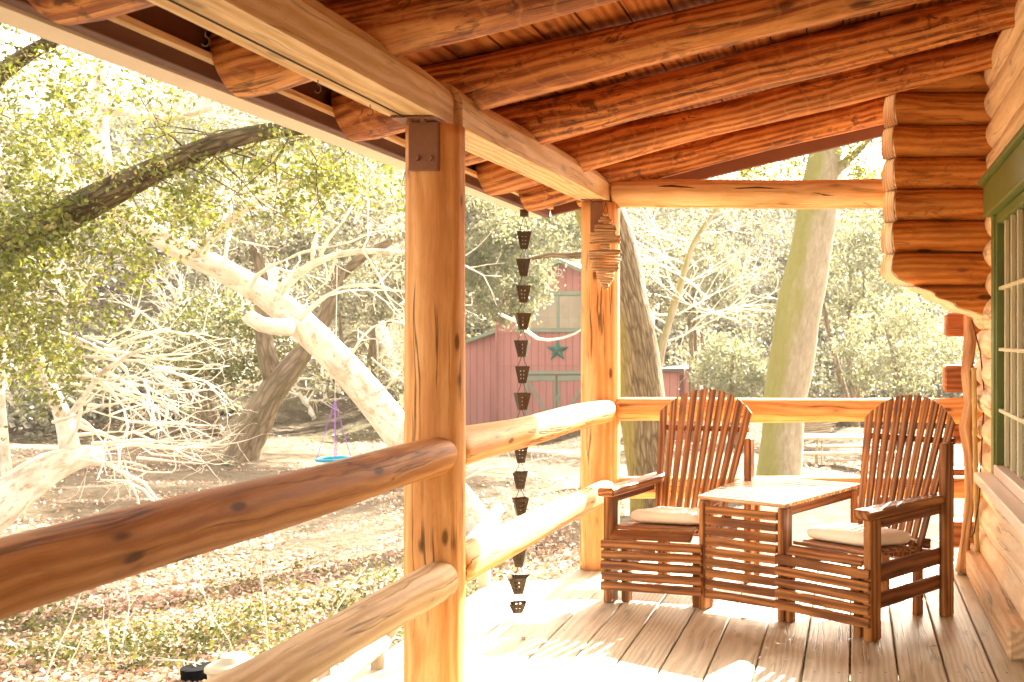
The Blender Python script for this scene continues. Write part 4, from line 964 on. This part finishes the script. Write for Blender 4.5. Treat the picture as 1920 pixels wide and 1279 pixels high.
# 8 shrubs that can be told apart
def shrub(name, label, cat, px, py, d, ext, ncl, nl, cr, ls, mat, group, trunk=True, seed=0, shade_clumps=()):
    rr_ = np.random.RandomState(seed); c = P(px, py, d); gz_ = float(gz(c[0], d))
    r = thing(name, label, cat, (c[0], d, gz_), group)
    lv = [clusters(rr_, c, ext, ncl, nl, cr)]+[clusters(rr_, c_, e_, 170, 40, .4) for c_, e_ in shade_clumps]
    MB().leaves(np.vstack(lv), np.concatenate([np.full(len(v), ls if k == 0 else .26) for k, v in enumerate(lv)]), seed).build('crown', mat, r)
    if trunk:
        mb = MB(); 
        for k in range(3):
            b = np.array([c[0]+rr_.uniform(-.2, .2), d, gz_-.1]); e = c+rr_.normal(size=3)*np.array(ext)*.4
            m_ = (b+e)/2+rr_.normal(size=3)*.25; p, q = resample([b, m_, e], [.13, .09, .03], .3); mb.tube(p, q, 8, .1, k)
        mb.build('trunk', M['trunk3'], r, True)
    return r
G8 = 'shrubs and small trees around the barn'
shrub('small_tree', 'grey green small tree overhanging the left half of the barn front', 'tree', 945, 510, 30, (1.3, 1.2, 1.7), 150, 60, .20, .13, M['dusty'], G8, False, seed=1)
shrub('small_tree', 'pale sunlit tree between the foreground post and the rain chain', 'tree', 900, 440, 33, (1.3, 1.5, 1.5), 70, 60, .22, .15, M['scrub'], G8, False, seed=2)
shrub('small_tree', 'pale tree rising above the barn roof', 'tree', 1030, 430, 52, (3.8, 2, 1.8), 110, 60, .35, .24, M['dusty'], G8, seed=3)
shrub('shrub', 'dusty green shrub behind the far rail right of the pale trunk', 'shrub', 1680, 650, 30, (1.9, 1.5, 1.5), 100, 60, .22, .13, M['dusty'], G8, seed=4)
shrub('shrub', 'low olive shrub between the two fan back chairs and the pale trunk', 'shrub', 1370, 690, 30, (1.2, 1.2, .9), 60, 60, .2, .13, M['dusty'], G8, seed=5)
shrub('small_tree', 'bright sunlit tree behind the bare pale branches', 'tree', 1300, 520, 34, (1.8, 1.5, 1.6), 90, 60, .24, .15, M['scrub'], G8, seed=6, shade_clumps=[((-3.5, 34, 10.5), (3.4, 2.6, 1.8)), ((-8, 39, 11.5), (3.4, 2.2, 1.6)), ((-10.5, 47, 13), (3, 3, 2))])  # high leaf clumps hidden by the roof, added to throw shade on the yard
shrub('small_tree', 'hazy tree seen between the pale trunk and the scalloped log wall', 'tree', 1610, 500, 38, (2.4, 2, 2.2), 120, 60, .28, .17, M['dusty'], G8, seed=7)
shrub('shrub', 'dark olive bush on the slope right of the leaning grey trunk', 'shrub', 700, 540, 38, (2.4, 1.6, 1.3), 80, 60, .25, .16, M['scrub'], G8, seed=8)
shrub('shrub', 'green bush on the slope left of the leaning grey trunk', 'shrub', 410, 640, 33, (2.6, 1.5, 1.5), 100, 60, .25, .14, M['ivy'], G8, seed=9)

# hillside scrub: nobody could count it
rk = np.random.RandomState(77); C0 = []; sizes = []
for i in range(620):
    t = rk.uniform(-.90, .22) if i % 3 else rk.uniform(-.2, .2); left = t < -.42; d = (36 if left else 50)+rk.uniform(0, 1)**1.3*62
    if left and d < 50 and rk.uniform() < .55: continue
    x = t*d; z = float(gz(x, d)); s_ = rk.uniform(.9, 2.6)*(1+d/120)
    C0.append(clusters(rk, (x, d, z+s_*.55), (s_, s_, s_*.7), 14, 46, s_*.19)); sizes.append(np.full(14*46, .13+d*.0022))
C0 = np.vstack(C0); sizes = np.concatenate(sizes)
mb = MB(); mb.leaves(C0, sizes, 4); tag(mb.build('hillside_scrub', M['scrub']), 'dense sunlit scrub and small trees covering the hillside', 'scrub', kind='stuff')
mb = MB()
for i in range(90):
    t = rk.uniform(-.86, .2); left = t < -.42; d = (36 if left else 52)+rk.uniform(0, 24); x = t*d; z = float(gz(x, d))
    twigs(mb, (x, d, z-.1), (rk.uniform(-.6, .6), rk.uniform(-.3, .3), 1), rk.uniform(2.5, 5), .09, rk, 2, .3, 0)
tag(mb.build('hillside_branches', M['twig']), 'pale bare branches standing in the hillside scrub', 'branches', kind='stuff')

# ------------------------------------------------------------------ yard things
sw = thing('disc_swing', 'turquoise ring swing hung on purple ropes over the yard', 'swing', P(625, 861, 20))
c = P(626, 861, 20); rg = .30
MB().tube([c+np.array([rg*math.cos(a), rg*math.sin(a), 0]) for a in np.linspace(0, 2*math.pi, 33)], .032, 10).build('ring', M['blue'], sw, True)
apex = P(628, 752, 20)
for a in (.4, 1.9, 3.6, 5.2): MB().tube([c+np.array([rg*math.cos(a), rg*math.sin(a), 0]), apex], .008, 6).build('rope', M['purple'], sw)
MB().tube([apex, P(630, 640, 20), P(632, 500, 21)], .006, 6).build('hanging_rope', M['white'], sw)
tag(MB().tube([P(940, 590, 15), P(975, 606, 14.9), P(990, 622, 14.8), P(1008, 635, 14.7), P(1030, 638, 14.6), P(1055, 634, 14.6), P(1078, 626, 14.5), P(1095, 616, 14.5), P(1130, 596, 14.5), P(1155, 575, 14.4)], .022, 8, .2, 3).build('white_rope', M['white'], None, True), 'thick white rope sagging in front of the barn above the star', 'rope')
# picnic table
pt_ = thing('picnic_table', 'sun bleached picnic table in the yard seen over the slatted table', 'table', P(1580, 885, 22.5))
def pb(x0, x1, y0_, y1_, d0, d1, name): a = P(x0, y1_, d0); b = P(x1, y0_, d0); MB().box((a[0], d0, a[2]), (b[0], d1, b[2]), .01).build(name, M['fencewood'], pt_)
pb(1505, 1680, 820, 825, 22.1, 22.9, 'table_top'); pb(1500, 1690, 849, 854, 21.6, 21.9, 'bench'); pb(1512, 1680, 836, 840, 23.2, 23.5, 'bench')
for x in (1530, 1655): pb(x, x+4, 826, 885, 22.2, 22.3, 'leg'); pb(x+9, x+13, 826, 885, 22.7, 22.8, 'leg'); pb(x-3, x, 854.5, 876, 21.65, 22.15, 'leg')
lp = thing('lumber_stack', 'stack of old boards and pipes behind the picnic table', 'lumber', P(1520, 815, 30))
for k in range(7):
    y = 815-k*4.2; a = P(1500+rs.uniform(-4, 6), y+rs.uniform(-1, 1), 30+rs.uniform(-.2, .2)); b = P(1555+rs.uniform(-8, 14), y-6+rs.uniform(-2, 2), 31)
    MB().beam(a, b, .25, .05, .004).build('board', M['fencewood'], lp)
# bin and black bucket under the lower rail
c = P(438, 1262, 6.05); zg = float(gz(c[0], c[1]))
bn = thing('waste_bin', 'pale round bin with a domed lid below the lower rail', 'bin', (c[0], c[1], zg))
lidz = float(P(0, 1252, 6.05)[2]); n_ = 30
MB().tube([(c[0], c[1], zg), (c[0], c[1], lidz-.02), (c[0], c[1], lidz)], [.115, .133, .136], 28).build('body', M['bin'], bn, True)
MB().tube([(c[0], c[1], lidz+.001), (c[0], c[1], lidz+.02), (c[0], c[1], lidz+.035), (c[0], c[1], lidz+.045), (c[0], c[1], lidz+.075)], [.148, .146, .115, .075, .065], 28).build('lid', M['bin'], bn, True)
c = P(372, 1262, 6.3); zg = float(gz(c[0], c[1]))
MBt = MB().tube([(c[0], c[1], zg-.05), (c[0], c[1], float(P(0, 1250, 6.3)[2]))], [.085, .095], 24); tag(MBt.build('black_bucket', M['black'], None, True), 'black bucket standing beside the pale bin', 'bucket')
# mossy rocks edging the slope
rocks = [(45, 765, 26, 60, 30), (100, 752, 27, 40, 22), (150, 760, 27, 36, 14), (315, 735, 29, 36, 12), (315, 748, 28, 22, 12), (350, 770, 27, 60, 9), (415, 768, 27, 40, 9), (440, 765, 27, 26, 14), (425, 868, 23, 14, 10), (438, 872, 23, 9, 7)]
RL = ['large mossy boulder at the left edge of the yard', 'mossy rock right of the large boulder', 'low flat mossy rock under the bleached twigs', 'small mossy block on the slope above the stone edging', 'squat mossy stone just below the small mossy block', 'long flat edging stone at the foot of the slope', 'pale flat edging stone left of the leaning trunk', 'pale angular stone beside the leaning grey trunk', 'grey stone at the left foot of the leaning trunk', 'smallest stone touching the base of the leaning trunk']
for k, (a, b, d, w_, h_) in enumerate(rocks):
    d = hit(a, b+h_*.45); c = P(a, b+h_*.1, d); sx = w_*d/F/2; sz = h_*d/F/2; V = []; n1, n2 = 9, 14; rr_ = np.random.RandomState(k)
    for j in range(n1+1):
        ph = -math.pi/2+math.pi*j/n1
        for i in range(n2):
            th = 2*math.pi*i/n2; q = 1+rr_.uniform(-.12, .12); V.append(c+np.array([math.cos(th)*math.cos(ph)*sx*q, math.sin(th)*math.cos(ph)*sx*.7*q, math.sin(ph)*sz*q]))
    q = [[j*n2+i, j*n2+(i+1) % n2, (j+1)*n2+(i+1) % n2, (j+1)*n2+i] for j in range(n1) for i in range(n2)]
    tag(MB().add(V, q).build('rock', M['rock'], None, True), RL[k], 'rock', 'rocks edging the yard')
# litter, ivy, dry stems
def scatter(rk, n, f):
    t = rk.uniform(-.92, -.22, n); d = 5.6+rk.uniform(0, 1, n)**1.5*14; x = t*d; k = f(x, d, rk); return x[k], d[k]
x, y = scatter(rk, 95000, lambda x, d, r: r.uniform(size=len(x)) < np.clip(.95-(d-6)/12+.45*np.sin(x*1.9+d*1.3)+.3*np.sin(x*4.1-d*2.7), .03, 1)); k = x < -2.7; x, y = x[k], y[k]
c = np.stack([x, y, gz(x, y)+rk.uniform(.005, .04, len(x))], 1)
t_ = rk.uniform(-.9, .2, 42000); d_ = 9+rk.uniform(0, 1, 42000)**1.2*38; x_ = t_*d_; kk = np.sin(x_*.7+d_*.35)+np.sin(x_*.33-d_*.6+1)+rk.normal(size=42000)*.7 > .1; kk &= ~((x_ > -9) & (x_ < -1) & (d_ > 11) & (d_ < 30) & (rk.uniform(size=42000) < .75)); x_, d_ = x_[kk], d_[kk]
c2 = np.stack([x_, d_, gz(x_, d_)+.02], 1); s2 = .036+d_*.0017
mb = MB(); mb.leaves(np.vstack([c, c2]), np.concatenate([np.full(len(c), .052), s2]), 21, .75, .55); tag(mb.build('leaf_litter', M['litter']), 'carpet of dry fallen leaves over the ground below the rails', 'fallen leaves', kind='stuff')
cc = []
hub = [(rk.uniform(-.88, -.36), 5.8+abs(rk.normal())*1.5) for _ in range(16)]
for i in range(130):
    h_ = hub[rk.randint(16)]; d = h_[1]+rk.normal()*.28; x = h_[0]*h_[1]+rk.normal()*.32
    if x > -2.75: continue
    cc.append((x, d, float(gz(x, d))+.07))
for i in range(60):
    cc.append((rk.uniform(-5.5, -3), rk.uniform(7, 10), -.72))
cc = np.array(cc); cc[:, 2] = gz(cc[:, 0], cc[:, 1])+.06
lc = (cc[:, None, :]+rk.normal(size=(len(cc), 55, 3))*np.array([.11, .11, .07])).reshape(-1, 3)
mb = MB(); mb.leaves(lc, .034, 22, .8, .3); tag(mb.build('ground_ivy', M['ivy']), 'green ivy sprawling through the dead leaves at the lower left', 'ivy', kind='stuff')
mb = MB()
for i in range(8):
    a = P(rk.uniform(0, 620), 1279, rk.uniform(6.2, 7)); a[2] = gz(a[0], a[1]); twigs(mb, a, (rk.uniform(-.7, .7), 0, rk.uniform(.4, 1)), rk.uniform(.4, .8), .006, rk, 1, .4, .0)
tag(mb.build('dry_stems', M['twig']), 'thin dry stems standing in the ivy below the rails', 'stems', kind='stuff')

# ------------------------------------------------------------------ hazy air over the yard
hz = NT('haze_air'); pv = hz.n('ShaderNodeVolumePrincipled'); pv.inputs['Color'].default_value = (1.0, .97, .93, 1); pv.inputs['Density'].default_value = .0003; pv.inputs['Anisotropy'].default_value = .35
hz.l(pv.outputs[0], hz.out.inputs['Volume'])
tag(MB().box((-135, -62, -6), (135, 182, 36), .01).build('haze', hz.m), kind='stuff')
